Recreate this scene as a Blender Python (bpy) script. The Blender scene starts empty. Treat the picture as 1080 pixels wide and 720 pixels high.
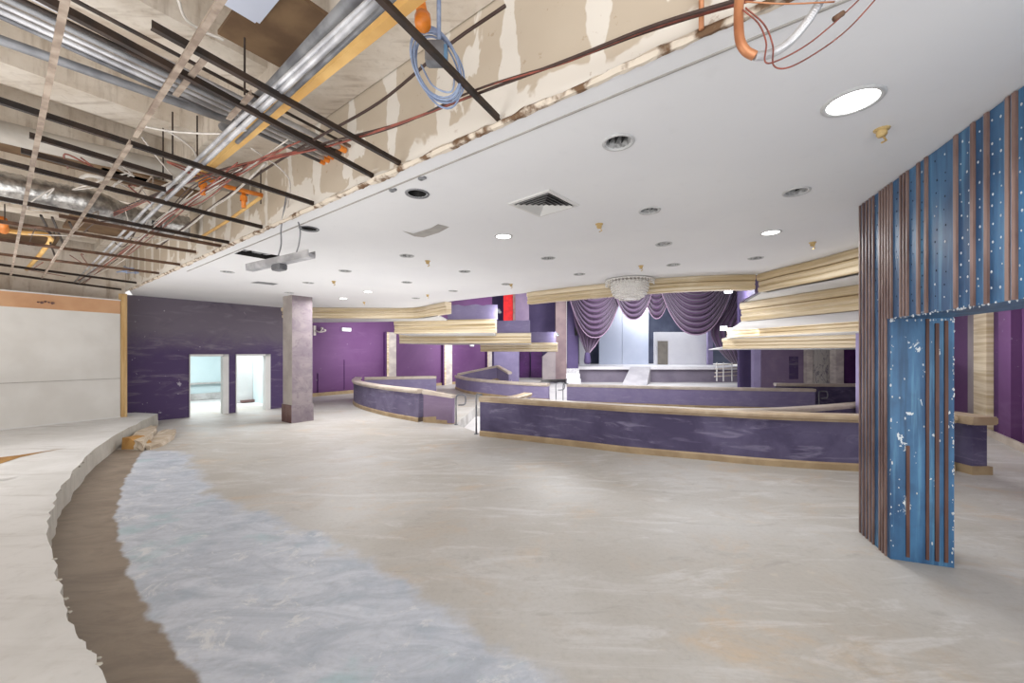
import bpy, bmesh, math, random
from mathutils import Vector, Matrix
from mathutils.geometry import delaunay_2d_cdt
random.seed(7)
C = bpy.context.scene.collection
F, CX, HY, H = 415.0, 540.0, 372.0, 1.8      # focal (px of a 1080 frame), optical centre, horizon, eye height
CE = 3.28                                     # white ceiling height
PIT = -0.30
U = Vector((0.601, 0.799)); V = Vector((-0.799, 0.601))

def P(px, py, z):
    y = F*(z-H)/(HY-py); return Vector(((px-CX)/F*y, y, z))
def D(px, py, Y):
    return Vector(((px-CX)/F*Y, Y, H+(HY-py)/F*Y))
def ST(s, t, z=0.0):
    q = V*s+U*t; return Vector((q.x, q.y, z))
def lerp(a, b, t): return a+(b-a)*t

# ------------------------------------------------------------------ materials
def srgb(r, g, b):
    f = lambda c: ((c/255+0.055)/1.055)**2.4 if c > 10 else c/255/12.92
    return (f(r), f(g), f(b), 1)
class N:
    def __init__(s, name):
        s.m = bpy.data.materials.new(name); s.m.use_nodes = True
        s.t = s.m.node_tree; s.b = s.t.nodes['Principled BSDF']; s.out = s.t.nodes['Material Output']
        g = s.t.nodes.new('ShaderNodeNewGeometry'); s.pos = g.outputs['Position']
    def node(s, k, **kw):
        n = s.t.nodes.new(k)
        for a, v in kw.items(): setattr(n, a, v)
        return n
    def link(s, a, b): s.t.links.new(a, b)
    def val(s, sock, v):
        if isinstance(v, (int, float, tuple, list)): sock.default_value = v
        else: s.link(v, sock)
    def math(s, op, a, b=0.0, c=0.0, clamp=False):
        n = s.node('ShaderNodeMath', operation=op, use_clamp=clamp)
        for i, x in enumerate((a, b, c)): s.val(n.inputs[i], x)
        return n.outputs[0]
    def scaled(s, sc, rot=0.0):
        n = s.node('ShaderNodeMapping'); s.link(s.pos, n.inputs['Vector'])
        n.inputs['Scale'].default_value = sc if isinstance(sc, tuple) else (sc,)*3
        n.inputs['Rotation'].default_value = (0, 0, rot)
        return n.outputs[0]
    def noise(s, sc, detail=4, rough=0.55, rot=0.0, dist=0.0):
        n = s.node('ShaderNodeTexNoise'); s.link(s.scaled(sc, rot), n.inputs['Vector'])
        n.inputs['Scale'].default_value = 1; n.inputs['Detail'].default_value = detail
        n.inputs['Roughness'].default_value = rough; n.inputs['Distortion'].default_value = dist
        return n.outputs['Fac']
    def step(s, x, lo, hi):
        n = s.node('ShaderNodeMapRange', interpolation_type='SMOOTHSTEP')
        s.val(n.inputs[0], x); n.inputs[1].default_value = lo; n.inputs[2].default_value = hi
        return n.outputs[0]
    def mix(s, f, a, b):
        n = s.node('ShaderNodeMix', data_type='RGBA')
        s.val(n.inputs[0], f); s.val(n.inputs[6], a); s.val(n.inputs[7], b)
        return n.outputs[2]
    def bump(s, h, strength=0.3, dist=0.01):
        n = s.node('ShaderNodeBump'); n.inputs['Strength'].default_value = strength; n.inputs['Distance'].default_value = dist
        s.link(h, n.inputs['Height']); s.link(n.outputs[0], s.b.inputs['Normal'])
    def done(s, col, rough=0.6, metal=0.0, spec=0.4):
        s.val(s.b.inputs['Base Color'], col); s.val(s.b.inputs['Roughness'], rough)
        s.b.inputs['Metallic'].default_value = metal; s.b.inputs['Specular IOR Level'].default_value = spec
        return s.m
def simple(name, c1, c2=None, sc=6.0, lo=0.35, hi=0.65, rough=0.6, metal=0.0, spec=0.4, bump=0.0, rot=0.0, detail=4):
    n = N(name)
    if c2 is None: c2 = tuple(x*0.82 for x in c1[:3])+(1,)
    f = n.noise(sc, detail=detail, rot=rot)
    if bump: n.bump(f, bump)
    return n.done(n.mix(n.step(f, lo, hi), c1, c2), rough, metal, spec)
def emis(name, col, st):
    n = N(name); m = n.done(col, 0.4)
    n.b.inputs['Emission Color'].default_value = col; n.b.inputs['Emission Strength'].default_value = st
    return m

M = {}
def floor_mat():
    n = N('worn_floor')
    big = n.noise(0.55, 3); mid = n.noise((2.2, 2.2, 1), 6, 0.6); fine = n.noise(24, 5, 0.65)
    stk = n.noise((1.6, 4.2, 1), 7, 0.68, rot=-0.5, dist=1.2)
    tan = n.mix(n.step(big, 0.35, 0.65), srgb(170, 164, 156), srgb(184, 181, 177))
    tan = n.mix(n.math('MULTIPLY', n.step(mid, 0.5, 0.72), 0.5), tan, srgb(168, 156, 142))
    tan = n.mix(n.math('MULTIPLY', n.step(n.noise((0.9, 1.3, 1), 7, 0.7, dist=0.8), 0.52, 0.74), 0.5), tan, srgb(196, 164, 122))
    tan = n.mix(n.math('MULTIPLY', n.step(n.noise(3.0, 5, 0.7), 0.62, 0.72), 0.3), tan, srgb(215, 205, 185))
    tan = n.mix(n.math('MULTIPLY', n.step(n.noise((0.7, 2.6, 1), 7, 0.7, rot=-0.35, dist=1.4), 0.5, 0.66), 0.6), tan, srgb(198, 196, 194))
    tan = n.mix(n.math('MULTIPLY', n.step(stk, 0.54, 0.72), 0.4), tan, srgb(144, 138, 132))
    ab = n.node('ShaderNodeAttribute', attribute_name='blue').outputs['Fac']
    ag = n.node('ShaderNodeAttribute', attribute_name='brown').outputs['Fac']
    blue = n.mix(n.step(stk, 0.3, 0.7), srgb(164, 170, 181), srgb(196, 200, 209))
    blue = n.mix(n.math('MULTIPLY', n.step(mid, 0.52, 0.7), 0.6), blue, srgb(150, 162, 176))
    blue = n.mix(n.math('MULTIPLY', n.step(n.noise(1.7, 4), 0.56, 0.68), 0.45), blue, srgb(152, 184, 188))
    blue = n.mix(n.math('MULTIPLY', n.step(n.noise(3.2, 7, 0.75, dist=1.0), 0.54, 0.64), 0.65), blue, srgb(212, 212, 212))
    fb = n.step(n.math('ADD', ab, n.math('MULTIPLY_ADD', mid, 0.5, -0.25)), 0.44, 0.58)
    col = n.mix(fb, tan, blue)
    br = n.mix(n.step(stk, 0.35, 0.7), srgb(140, 127, 113), srgb(120, 108, 97))
    br = n.mix(n.math('MULTIPLY', n.step(mid, 0.5, 0.75), 0.5), br, srgb(158, 145, 130))
    fg = n.step(n.math('ADD', ag, n.math('MULTIPLY_ADD', n.noise(4.0, 4), 0.07, -0.035)), 0.49, 0.51)
    col = n.mix(fg, col, br)
    col = n.mix(n.math('MULTIPLY', n.step(fine, 0.42, 0.75), 0.12), col, srgb(112, 104, 96))
    col = n.mix(n.math('MULTIPLY', n.step(n.noise((5, 9, 1), 7, 0.75, rot=-0.4, dist=1.2), 0.56, 0.7), 0.18), col, srgb(140, 130, 120))
    n.bump(fine, 0.05, 0.003)
    r = n.math('MULTIPLY_ADD', big, -0.25, 0.62)
    return n.done(col, r, spec=0.35)
M['floor'] = floor_mat()
def conc(name, c1, c2, c3, sc=1.5):
    n = N(name); a = n.noise(sc, 6, 0.6); b = n.noise(sc*9, 5, 0.65); st = n.noise((sc*0.8, sc*6, 1), 5, 0.6, rot=-0.6)
    col = n.mix(n.step(a, 0.35, 0.65), c1, c2)
    col = n.mix(n.math('MULTIPLY', n.step(st, 0.5, 0.75), 0.55), col, c3)
    col = n.mix(n.math('MULTIPLY', n.step(b, 0.5, 0.8), 0.3), col, c3)
    n.bump(b, 0.15, 0.005)
    return n.done(col, 0.75, spec=0.2)
M['platform'] = conc('pale_concrete', srgb(202, 201, 199), srgb(214, 213, 212), srgb(172, 168, 163), 1.2)
M['riser'] = conc('riser_concrete', srgb(176, 170, 160), srgb(188, 183, 173), srgb(140, 133, 122), 2.0)
M['slab'] = conc('plenum_concrete', srgb(218, 209, 198), srgb(202, 189, 173), srgb(140, 114, 90), 1.4)
M['beam'] = conc('beam_concrete', srgb(218, 210, 199), srgb(201, 190, 176), srgb(128, 106, 86), 2.0)
M['coffer'] = simple('brown_coffer_shade', srgb(122, 98, 72), srgb(96, 74, 54), 2.5, rough=0.8)
M['steps'] = conc('broken_concrete', srgb(196, 184, 168), srgb(176, 160, 140), srgb(140, 118, 92), 5)
def ceil_mat():
    n = N('white_ceiling'); a = n.noise(0.5, 3); b = n.noise(7, 5, 0.6)
    col = n.mix(n.step(a, 0.35, 0.65), srgb(229, 229, 230), srgb(224, 224, 226))
    col = n.mix(n.math('MULTIPLY', n.step(b, 0.55, 0.8), 0.25), col, srgb(212, 212, 214))
    return n.done(col, 0.7, spec=0.2)
M['ceiling'] = ceil_mat()
M['white'] = simple('white_paint', srgb(214, 213, 211), srgb(204, 203, 201), 1.5, rough=0.6)
M['whitewall'] = simple('bare_white_board', srgb(214, 212, 208), srgb(203, 200, 195), 0.9, rough=0.7)
M['orange'] = simple('orange_backing', srgb(200, 158, 122), srgb(188, 143, 108), 1.5, rough=0.8)
M['seam'] = simple('grey_seam', srgb(168, 164, 158), None, 8)
def purple(name, c1, c2, c3, sc=1.0, amt=0.5, rough=0.65, vert=False):
    n = N(name); a = n.noise(sc, 5, 0.6, dist=0.6)
    b = n.noise((sc*1.2, sc*1.2, sc*(7 if not vert else 0.6)), 5, 0.6, dist=1.0); c = n.noise(sc*14, 4, 0.6)
    col = n.mix(n.step(a, 0.35, 0.65), c1, c2)
    col = n.mix(n.math('MULTIPLY', n.step(b, 0.52, 0.76), amt), col, c3)
    col = n.mix(n.math('MULTIPLY', n.step(c, 0.69, 0.72), 0.5), col, srgb(150, 140, 160))
    return n.done(col, rough, spec=0.3)
def purple_left():
    n = N('scuffed_dark_purple'); z = n.node('ShaderNodeSeparateXYZ'); n.link(n.pos, z.inputs[0]); z = z.outputs[2]
    a = n.noise(0.8, 6, 0.65, dist=1.0); b = n.noise((0.9, 0.9, 4.5), 6, 0.65, dist=1.6); c = n.noise(9, 4)
    hi = n.step(n.math('ADD', z, n.math('MULTIPLY_ADD', a, 1.6, -0.8)), 1.5, 2.5)
    col = n.mix(hi, srgb(78, 62, 98), srgb(108, 100, 112))
    col = n.mix(n.math('MULTIPLY', n.step(b, 0.52, 0.7), 0.5), col, srgb(134, 126, 138))
    col = n.mix(n.math('MULTIPLY', n.step(a, 0.55, 0.7), 0.4), col, srgb(70, 62, 78))
    col = n.mix(n.math('MULTIPLY', n.step(c, 0.70, 0.72), 0.7), col, srgb(190, 186, 194))
    return n.done(col, 0.7, spec=0.25)
M['purple_left'] = purple_left()
M['purple_bar'] = purple('chalky_purple', srgb(72, 64, 93), srgb(94, 87, 116), srgb(142, 135, 160), 1.3, 0.65)
M['purple_mid'] = purple('chalky_lavender', srgb(92, 84, 112), srgb(112, 104, 130), srgb(156, 150, 168), 1.3, 0.7)
M['purple_hi'] = purple('lavender_purple', srgb(120, 110, 144), srgb(130, 121, 152), srgb(160, 152, 178), 1.5, 0.4)
M['purple_wall'] = purple('violet_wall', srgb(92, 56, 99), srgb(100, 65, 107), srgb(120, 90, 126), 0.4, 0.3)
M['purple_dark'] = purple('deep_violet', srgb(66, 34, 78), srgb(84, 44, 98), srgb(100, 62, 114), 0.6, 0.3)
M['purple_far'] = purple('indigo_wall', srgb(82, 70, 108), srgb(92, 80, 118), srgb(112, 100, 138), 0.5, 0.3)
M['mauve'] = purple('mauve_plaster', srgb(122, 104, 132), srgb(134, 116, 140), srgb(156, 142, 160), 0.8, 0.4)
M['lavender'] = simple('lavender_paint', srgb(150, 140, 176), srgb(138, 128, 164), 1.5)
M['red'] = simple('red_cloth', srgb(214, 22, 26), srgb(180, 14, 22), 3, rough=0.7)
def gold():
    n = N('gold_cornice'); st = n.noise((0.4, 0.4, 16), 4, 0.5, dist=0.3); a = n.noise(1.2, 4)
    col = n.mix(n.step(st, 0.35, 0.65), srgb(222, 207, 180), srgb(192, 171, 134))
    col = n.mix(n.math('MULTIPLY', n.step(a, 0.55, 0.75), 0.4), col, srgb(236, 226, 204))
    return n.done(col, 0.45, spec=0.4)
M['gold'] = gold()
M['rail'] = simple('tan_cap_rail', srgb(180, 160, 134), srgb(160, 138, 112), 3, rough=0.4, spec=0.5)
M['rail_pale'] = simple('pale_cap_rail', srgb(196, 184, 172), srgb(180, 166, 152), 3, rough=0.4, spec=0.5)
M['base'] = simple('tan_baseboard', srgb(170, 148, 116), srgb(150, 128, 98), 3, rough=0.5)
def pillar():
    n = N('peeled_pillar'); a = n.noise((2, 2, 3), 6, 0.65, dist=0.8); b = n.noise(9, 5)
    col = n.mix(n.step(a, 0.38, 0.62), srgb(118, 106, 114), srgb(136, 126, 128))
    col = n.mix(n.math('MULTIPLY', n.step(b, 0.55, 0.7), 0.5), col, srgb(98, 84, 94))
    return n.done(col, 0.7)
M['pillar'] = pillar()
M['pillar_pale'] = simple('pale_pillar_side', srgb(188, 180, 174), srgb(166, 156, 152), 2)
M['brown'] = simple('brown_scuff', srgb(96, 66, 62), srgb(120, 96, 92), 4)
M['wood'] = simple('raw_timber', srgb(214, 184, 136), srgb(192, 158, 108), (6, 6, 0.8), rough=0.7)
M['woodbrown'] = simple('brown_timber', srgb(168, 128, 72), srgb(140, 100, 52), 4, rough=0.7)
M['iron'] = simple('black_iron', srgb(34, 27, 24), srgb(56, 42, 34), 9, rough=0.6)
M['rust'] = simple('rusty_iron', srgb(112, 84, 66), srgb(80, 58, 46), 8, rough=0.7)
M['tbar'] = simple('bare_tbar', srgb(158, 144, 130), srgb(120, 104, 92), 9, rough=0.7)
M['steel'] = simple('galvanised_steel', srgb(200, 200, 203), srgb(160, 160, 164), 5, rough=0.42, metal=0.35)
M['greysteel'] = simple('grey_conduit', srgb(140, 141, 144), srgb(104, 105, 110), 5, rough=0.5, metal=0.3)
M['foil'] = simple('foil_duct', srgb(205, 203, 200), srgb(150, 148, 146), (14, 14, 14), rough=0.28, metal=0.8, bump=1.0)
M['duct'] = simple('grey_duct', srgb(178, 172, 164), srgb(150, 144, 136), 2, rough=0.5, metal=0.3)
M['yellow'] = simple('yellow_strut', srgb(226, 186, 118), srgb(206, 160, 92), 3, rough=0.6)
M['orangepipe'] = simple('orange_pipe', srgb(224, 134, 50), srgb(200, 112, 38), 6, rough=0.4)
M['copper'] = simple('copper_pipe', srgb(196, 136, 96), srgb(168, 108, 74), 5, rough=0.4, metal=0.3)
M['wire_red'] = simple('red_brown_wire', srgb(150, 80, 66), srgb(110, 60, 50), 12, rough=0.5)
M['wire_dark'] = simple('dark_wire', srgb(70, 52, 46), None, 12, rough=0.5)
M['wire_white'] = simple('white_cable', srgb(206, 200, 194), srgb(186, 180, 172), 12, rough=0.5)
M['wire_blue'] = simple('blue_grey_cable', srgb(146, 160, 186), srgb(120, 134, 164), 12, rough=0.45)
M['black'] = simple('black_metal', srgb(26, 25, 26), srgb(44, 42, 42), 6, rough=0.5)
M['darkvoid'] = simple('dark_void', srgb(40, 36, 34), srgb(24, 22, 20), 4, rough=0.9)
M['chrome'] = simple('bright_reflector', srgb(224, 224, 224), srgb(150, 150, 150), 30, rough=0.3, metal=0.3)
M['rim'] = simple('white_trim_ring', srgb(196, 196, 196), None, 10)
M['tansprink'] = simple('tan_sprinkler', srgb(204, 176, 120), srgb(170, 142, 92), 20, rough=0.5)
M['lens'] = emis('lit_lens', (1, 0.98, 0.95, 1), 6)
M['flood'] = emis('flood_lens', (0.95, 0.97, 1, 1), 14)
M['mirror'] = simple('cream_mirror_panel', srgb(206, 198, 190), srgb(180, 170, 166), (2, 2, 4), rough=0.3)
M['stage'] = simple('white_stage_floor', srgb(226, 224, 226), srgb(212, 210, 214), 1, rough=0.5)
M['stagefront'] = simple('grey_mauve_front', srgb(124, 116, 130), srgb(110, 102, 118), 1)
M['ramp'] = simple('grey_ramp', srgb(178, 174, 178), srgb(160, 156, 162), 1)
M['dance'] = simple('pale_dance_floor', srgb(216, 213, 212), srgb(198, 194, 194), 0.8, rough=0.45)
M['stagepanel'] = simple('pale_blue_panel', srgb(196, 202, 218), srgb(184, 192, 210), 0.4, rough=0.6)
M['stagewhite'] = simple('white_partition', srgb(232, 232, 236), srgb(222, 222, 228), 0.5)
M['stagedark'] = simple('dark_backdrop', srgb(92, 98, 120), srgb(70, 76, 98), 0.6)
M['greydoor'] = simple('grey_green_door', srgb(136, 130, 120), None, 2)
M['sidewall'] = simple('pale_aqua_wall', srgb(206, 222, 224), srgb(196, 214, 216), 0.8)
M['curb'] = simple('grey_curb', srgb(190, 188, 186), srgb(160, 156, 152), 3)
M['greystair'] = simple('grey_stair_wall', srgb(150, 140, 140), srgb(132, 122, 126), 1)
M['rustwall'] = simple('taupe_column', srgb(142, 122, 122), srgb(124, 104, 108), 1)
def drape():
    n = N('purple_drape'); a = n.noise(6, 3)
    m = n.done(n.mix(a, srgb(76, 50, 84), srgb(98, 70, 104)), 0.5, spec=0.4)
    n.b.inputs['Sheen Weight'].default_value = 0.4
    return m
M['drape'] = drape()
M['fringe'] = simple('pale_fringe', srgb(160, 134, 158), None, 10)
M['crystal'] = simple('crystal_beads', srgb(240, 238, 234), srgb(216, 212, 208), 60, rough=0.15, spec=0.8)
def marble():
    n = N('veined_panel'); a = n.noise((2.2, 2.2, 0.8), 3, 0.5, dist=2.5)
    v = n.math('ABSOLUTE', n.math('SUBTRACT', a, 0.5))
    return n.done(n.mix(n.step(v, 0.0, 0.03), srgb(96, 84, 110), srgb(206, 200, 194)), 0.4)
M['marble'] = marble()
def drywall():
    n = N('taped_drywall')
    sx = n.node('ShaderNodeVectorMath', operation='DOT_PRODUCT'); n.link(n.pos, sx.inputs[0]); sx.inputs[1].default_value = (V.x, V.y, 0)
    s = sx.outputs['Value']
    z = n.node('ShaderNodeSeparateXYZ'); n.link(n.pos, z.inputs[0]); z = z.outputs[2]
    nz = n.noise((1.6, 1.6, 2.2), 4, 0.55, dist=0.4)
    fr = n.math('ABSOLUTE', n.math('SUBTRACT', n.math('FRACT', n.math('DIVIDE', s, 0.61)), 0.5))
    joint = n.step(n.math('ADD', fr, n.math('MULTIPLY_ADD', nz, 0.5, -0.25)), 0.12, 0.10)
    foot = n.step(n.math('ADD', z, n.math('MULTIPLY_ADD', nz, 1.0, -0.5)), CE+0.18, CE+0.14)
    patch = n.step(n.noise((2.2, 2.2, 1.5), 4, 0.55, dist=0.5), 0.60, 0.62)
    col = n.mix(n.noise(2, 3), srgb(198, 186, 169), srgb(184, 170, 152))
    mask = n.math('MAXIMUM', n.math('MAXIMUM', joint, foot), patch)
    col = n.mix(mask, col, srgb(220, 214, 205))
    col = n.mix(n.math('MULTIPLY', n.step(n.noise(14, 5, 0.7), 0.62, 0.7), 0.4), col, srgb(150, 120, 94))
    return n.done(col, 0.8, spec=0.2)
M['drywall'] = drywall()
M['torn'] = simple('torn_plaster', srgb(214, 202, 186), srgb(112, 86, 64), 7, 0.46, 0.6, rough=0.9, bump=0.6)
def bluepaint(name, chip):
    n = N(name); a = n.noise((2.5, 2.5, 1.2), 5, 0.6); b = n.noise((9, 9, 6), 5, 0.6, dist=0.4); c = n.noise(3, 4)
    col = n.mix(n.step(a, 0.3, 0.7), srgb(36, 76, 116), srgb(66, 116, 158))
    vs_ = n.noise((14, 14, 0.7), 5, 0.6); col = n.mix(n.math('MULTIPLY', n.step(vs_, 0.52, 0.7), 0.55), col, srgb(104, 160, 194)); col = n.mix(n.math('MULTIPLY', n.step(vs_, 0.48, 0.34), 0.5), col, srgb(28, 54, 86))
    col = n.mix(n.math('MULTIPLY', n.step(c, 0.55, 0.7), 0.35), col, srgb(40, 62, 92))
    col = n.mix(n.step(b, chip, chip+0.015), col, srgb(214, 222, 226))
    return n.done(col, 0.4, spec=0.5)
M['blue'] = bluepaint('blue_lacquer', 0.80)
M['blue_chip'] = bluepaint('chipped_blue_lacquer', 0.635)
M['bluelight'] = simple('pale_blue_edge', srgb(116, 146, 172), srgb(80, 116, 150), 5, rough=0.4)
M['strip'] = simple('brown_strip', srgb(150, 124, 114), srgb(116, 90, 82), (8, 8, 2), rough=0.45)
M['strip_dark'] = simple('bare_brown_strip', srgb(104, 72, 62), srgb(82, 54, 48), (8, 8, 2), rough=0.5)
M['chipwhite'] = simple('white_chip', srgb(220, 224, 228), None, 20)
M['chipdark'] = simple('dark_pit', srgb(30, 46, 70), None, 20)

# ------------------------------------------------------------------ mesh helpers
def link(name, bm, mat, parent=None, smooth=False, loc=None):
    me = bpy.data.meshes.new(name); bmesh.ops.recalc_face_normals(bm, faces=bm.faces[:])
    bm.to_mesh(me); bm.free()
    if smooth:
        for p in me.polygons: p.use_smooth = True
    if mat is not None:
        for m in (mat if isinstance(mat, list) else [mat]): me.materials.append(m)
    o = bpy.data.objects.new(name, me); C.objects.link(o)
    if parent is not None:
        o.parent = parent
        o.matrix_parent_inverse = Matrix.Translation(-Vector(parent.location))
    return o
def thing(name, label, cat, loc, group=None):
    o = bpy.data.objects.new(name, None); C.objects.link(o); o.location = loc
    o.empty_display_size = 0.1
    o['label'] = label; o['category'] = cat
    if group: o['group'] = group
    return o
def tag(o, label, cat, group=None):
    o['label'] = label; o['category'] = cat
    if group: o['group'] = group
    return o
def struct(o): o['kind'] = 'structure'; return o
def quad(bm, pts):
    vs = [bm.verts.new(p) for p in pts]; return bm.faces.new(vs)
def prism(bm, pts, z0, z1):
    """pts: xy polygon; z0/z1 numbers"""
    a = [bm.verts.new((p[0], p[1], z0)) for p in pts]; b = [bm.verts.new((p[0], p[1], z1)) for p in pts]
    n = len(pts)
    bm.faces.new(a[::-1]); bm.faces.new(b)
    for i in range(n): bm.faces.new((a[i], a[(i+1) % n], b[(i+1) % n], b[i]))
def obox(bm, c, ax, ay, az):
    """oriented box: centre + half-axis vectors"""
    c, ax, ay, az = map(Vector, (c, ax, ay, az))
    v = [bm.verts.new(c+ax*i+ay*j+az*k) for i in (-1, 1) for j in (-1, 1) for k in (-1, 1)]
    for f in ((0, 1, 3, 2), (4, 6, 7, 5), (0, 4, 5, 1), (2, 3, 7, 6), (0, 2, 6, 4), (1, 5, 7, 3)): bm.faces.new([v[i] for i in f])
def bar(bm, p0, p1, w, h):
    p0, p1 = Vector(p0), Vector(p1); d = p1-p0; L = d.length; d /= L
    up = Vector((0, 0, 1)) if abs(d.z) < 0.95 else Vector((0, 1, 0))
    s = d.cross(up).normalized(); n = s.cross(d)
    obox(bm, (p0+p1)/2, d*L/2, s*w/2, n*h/2)
def angle_bar(bm, p0, p1, w, h, t=0.006):
    """L/T-section: flat flange and upright web"""
    bar(bm, p0, p1, w, t)
    up = Vector((0, 0, h/2)); bar(bm, Vector(p0)+up, Vector(p1)+up, t, h)
def crv(pts, n=8):
    """Catmull-Rom resample"""
    pts = [Vector(p) for p in pts]
    q = [pts[0]*2-pts[1]]+pts+[pts[-1]*2-pts[-2]]; out = []
    for i in range(1, len(q)-2):
        for k in range(n):
            t = k/n; a, b, c, d = q[i-1:i+3]
            out.append(0.5*((2*b)+(c-a)*t+(2*a-5*b+4*c-d)*t*t+(3*b-a-3*c+d)*t**3))
    out.append(pts[-1]); return out
def tube(bm, pts, r, seg=8, cap=True, ribs=None):
    pts = [Vector(p) for p in pts]; rings = []; prev = None
    for i, p in enumerate(pts):
        d = (pts[min(i+1, len(pts)-1)]-pts[max(i-1, 0)]).normalized()
        if prev is None:
            a = d.cross(Vector((0, 0, 1)) if abs(d.z) < 0.9 else Vector((1, 0, 0))).normalized()
        else:
            a = (prev-d*prev.dot(d)).normalized()
        prev = a; b = d.cross(a)
        rr = r if ribs is None else r*(1+ribs*(i % 2))
        rings.append([bm.verts.new(p+(a*math.cos(2*math.pi*k/seg)+b*math.sin(2*math.pi*k/seg))*rr) for k in range(seg)])
    for i in range(len(rings)-1):
        for k in range(seg): bm.faces.new((rings[i][k], rings[i][(k+1) % seg], rings[i+1][(k+1) % seg], rings[i+1][k]))
    if cap: bm.faces.new(rings[0][::-1]); bm.faces.new(rings[-1])
def lathe(bm, c, prof, seg=20):
    rings = []
    for r, z in prof:
        rings.append([bm.verts.new((c[0]+r*math.cos(2*math.pi*k/seg), c[1]+r*math.sin(2*math.pi*k/seg), c[2]+z)) for k in range(seg)])
    for i in range(len(rings)-1):
        for k in range(seg): bm.faces.new((rings[i][k], rings[i][(k+1) % seg], rings[i+1][(k+1) % seg], rings[i+1][k]))
    return rings
def sweep(bm, path, prof, closed_prof=True):
    """path: 3D points (xy used for the frame, z added); prof: (n, z), n along the right-hand normal of the path"""
    pts = [Vector(p) for p in path]; rings = []
    for i, p in enumerate(pts):
        def nd(a, b):
            d = (b-a).to_2d().normalized(); return Vector((d.y, -d.x))
        if i == 0: m = nd(pts[0], pts[1])
        elif i == len(pts)-1: m = nd(pts[-2], pts[-1])
        else:
            n1, n2 = nd(pts[i-1], p), nd(p, pts[i+1]); m = n1+n2; m = m/max(0.4, m.dot(n1))
        rings.append([bm.verts.new((p.x+m.x*n, p.y+m.y*n, p.z+z)) for n, z in prof])
    k = len(prof)
    for i in range(len(rings)-1):
        for j in range(k if closed_prof else k-1):
            bm.faces.new((rings[i][j], rings[i][(j+1) % k], rings[i+1][(j+1) % k], rings[i+1][j]))
    if closed_prof: bm.faces.new(rings[0]); bm.faces.new(rings[-1][::-1])
def inside(p, poly):
    r = False; n = len(poly)
    for i in range(n):
        a, b = poly[i], poly[(i+1) % n]
        if (a[1] > p[1]) != (b[1] > p[1]) and p[0] < (b[0]-a[0])*(p[1]-a[1])/(b[1]-a[1])+a[0]: r = not r
    return r
def poly_sheet(outer, holes, z, extra=()):
    vs, es = [], []
    for loop in [outer]+list(holes):
        o = len(vs); vs += [Vector((p[0], p[1])) for p in loop]
        es += [(o+i, o+(i+1) % len(loop)) for i in range(len(loop))]
    vs += [Vector(p) for p in extra]
    r = delaunay_2d_cdt(vs, es, [], 0, 1e-5)
    bm = bmesh.new(); bv = [bm.verts.new((v.x, v.y, z)) for v in r[0]]
    for f in r[2]:
        c = sum((r[0][i] for i in f), Vector((0, 0)))/len(f)
        if inside(c, outer) and not any(inside(c, h) for h in holes): bm.faces.new([bv[i] for i in f])
    for v in [v for v in bm.verts if not v.link_faces]: bm.verts.remove(v)
    return bm
def wall(name, A, B, z0, z1, mat, holes=(), thick=0.12, back=None):
    """upright wall from A to B; holes = (d0, d1, za, zb) metres along the wall; thickness goes to the far side of `back`"""
    A, B = Vector(A).to_2d(), Vector(B).to_2d(); d = (B-A); L = d.length; d /= L
    n = Vector((d.y, -d.x))
    if back is not None and (Vector(back).to_2d()-A).dot(n) < 0: n = -n
    bm = bmesh.new()
    xs = sorted({0, L} | {h[0] for h in holes} | {h[1] for h in holes}); zs = sorted({z0, z1} | {h[2] for h in holes} | {h[3] for h in holes})
    for i in range(len(xs)-1):
        for j in range(len(zs)-1):
            mx, mz = (xs[i]+xs[i+1])/2, (zs[j]+zs[j+1])/2
            if any(h[0] < mx < h[1] and h[2] < mz < h[3] for h in holes): continue
            c = A+d*mx+n*thick/2
            obox(bm, (c.x, c.y, mz), (d.x*(xs[i+1]-xs[i])/2, d.y*(xs[i+1]-xs[i])/2, 0), (n.x*thick/2, n.y*thick/2, 0), (0, 0, (zs[j+1]-zs[j])/2))
    bmesh.ops.remove_doubles(bm, verts=bm.verts[:], dist=1e-5)
    seen = {}
    for f in bm.faces[:]:
        k = tuple(sorted(v.index for v in f.verts)) if False else frozenset(f.verts)
        seen.setdefault(k, []).append(f)
    bmesh.ops.delete(bm, geom=[f for fs in seen.values() if len(fs) > 1 for f in fs], context='FACES')
    return struct(link(name, bm, mat))
def on_wall(A, d, px):
    """xy point of the wall line A + k d seen in image column px"""
    A = Vector(A).to_2d(); d = Vector(d).to_2d(); r = (px-CX)/F
    k = (r*A.y-A.x)/(d.x-r*d.y); return A+d*k

# ------------------------------------------------------------------ FLOOR, PIT, STAGE FLOOR
BAR = [(-.66, 8.62), (.1, 8.24), (.76, 7.9), (1.42, 7.55), (2.04, 7.2), (2.65, 6.95), (3.23, 6.72), (4.23, 6.33), (5.4, 6.06), (6.2, 6.05), (6.7, 6.05)]
pit = [(-1.44, 9.9)]+[(x, y+.12) for x, y in BAR]+[(7.6, 6.6), (12.6, 12.0), (17.5, 20.5), (20, 28.2), (2.2, 28.6), (1.0, 18), (1.62, 14.35), (-1.2, 13.0)]
outer = [(-14, -4), (14, -4), (14, 8.2), (12.9, 11.8), (22, 24), (22, 36), (-4, 36), (-2, 25), (-8.3, 16.3), (-8, 13.4), (-14, 13.4)]
def sdist(p, line):
    best = 1e9; sg = 1
    for i in range(len(line)-1):
        a, b = Vector(line[i]), Vector(line[i+1]); ab = b-a; t = max(0, min(1, (p-a).dot(ab)/ab.length_squared)); q = a+ab*t
        dd = (p-q).length
        if dd < best: best = dd; sg = 1 if ab.x*(p.y-a.y)-ab.y*(p.x-a.x) > 0 else -1
    return best*sg
g = lambda l: [tuple(P(x, y, 0).to_2d()) for x, y in l]
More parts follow.
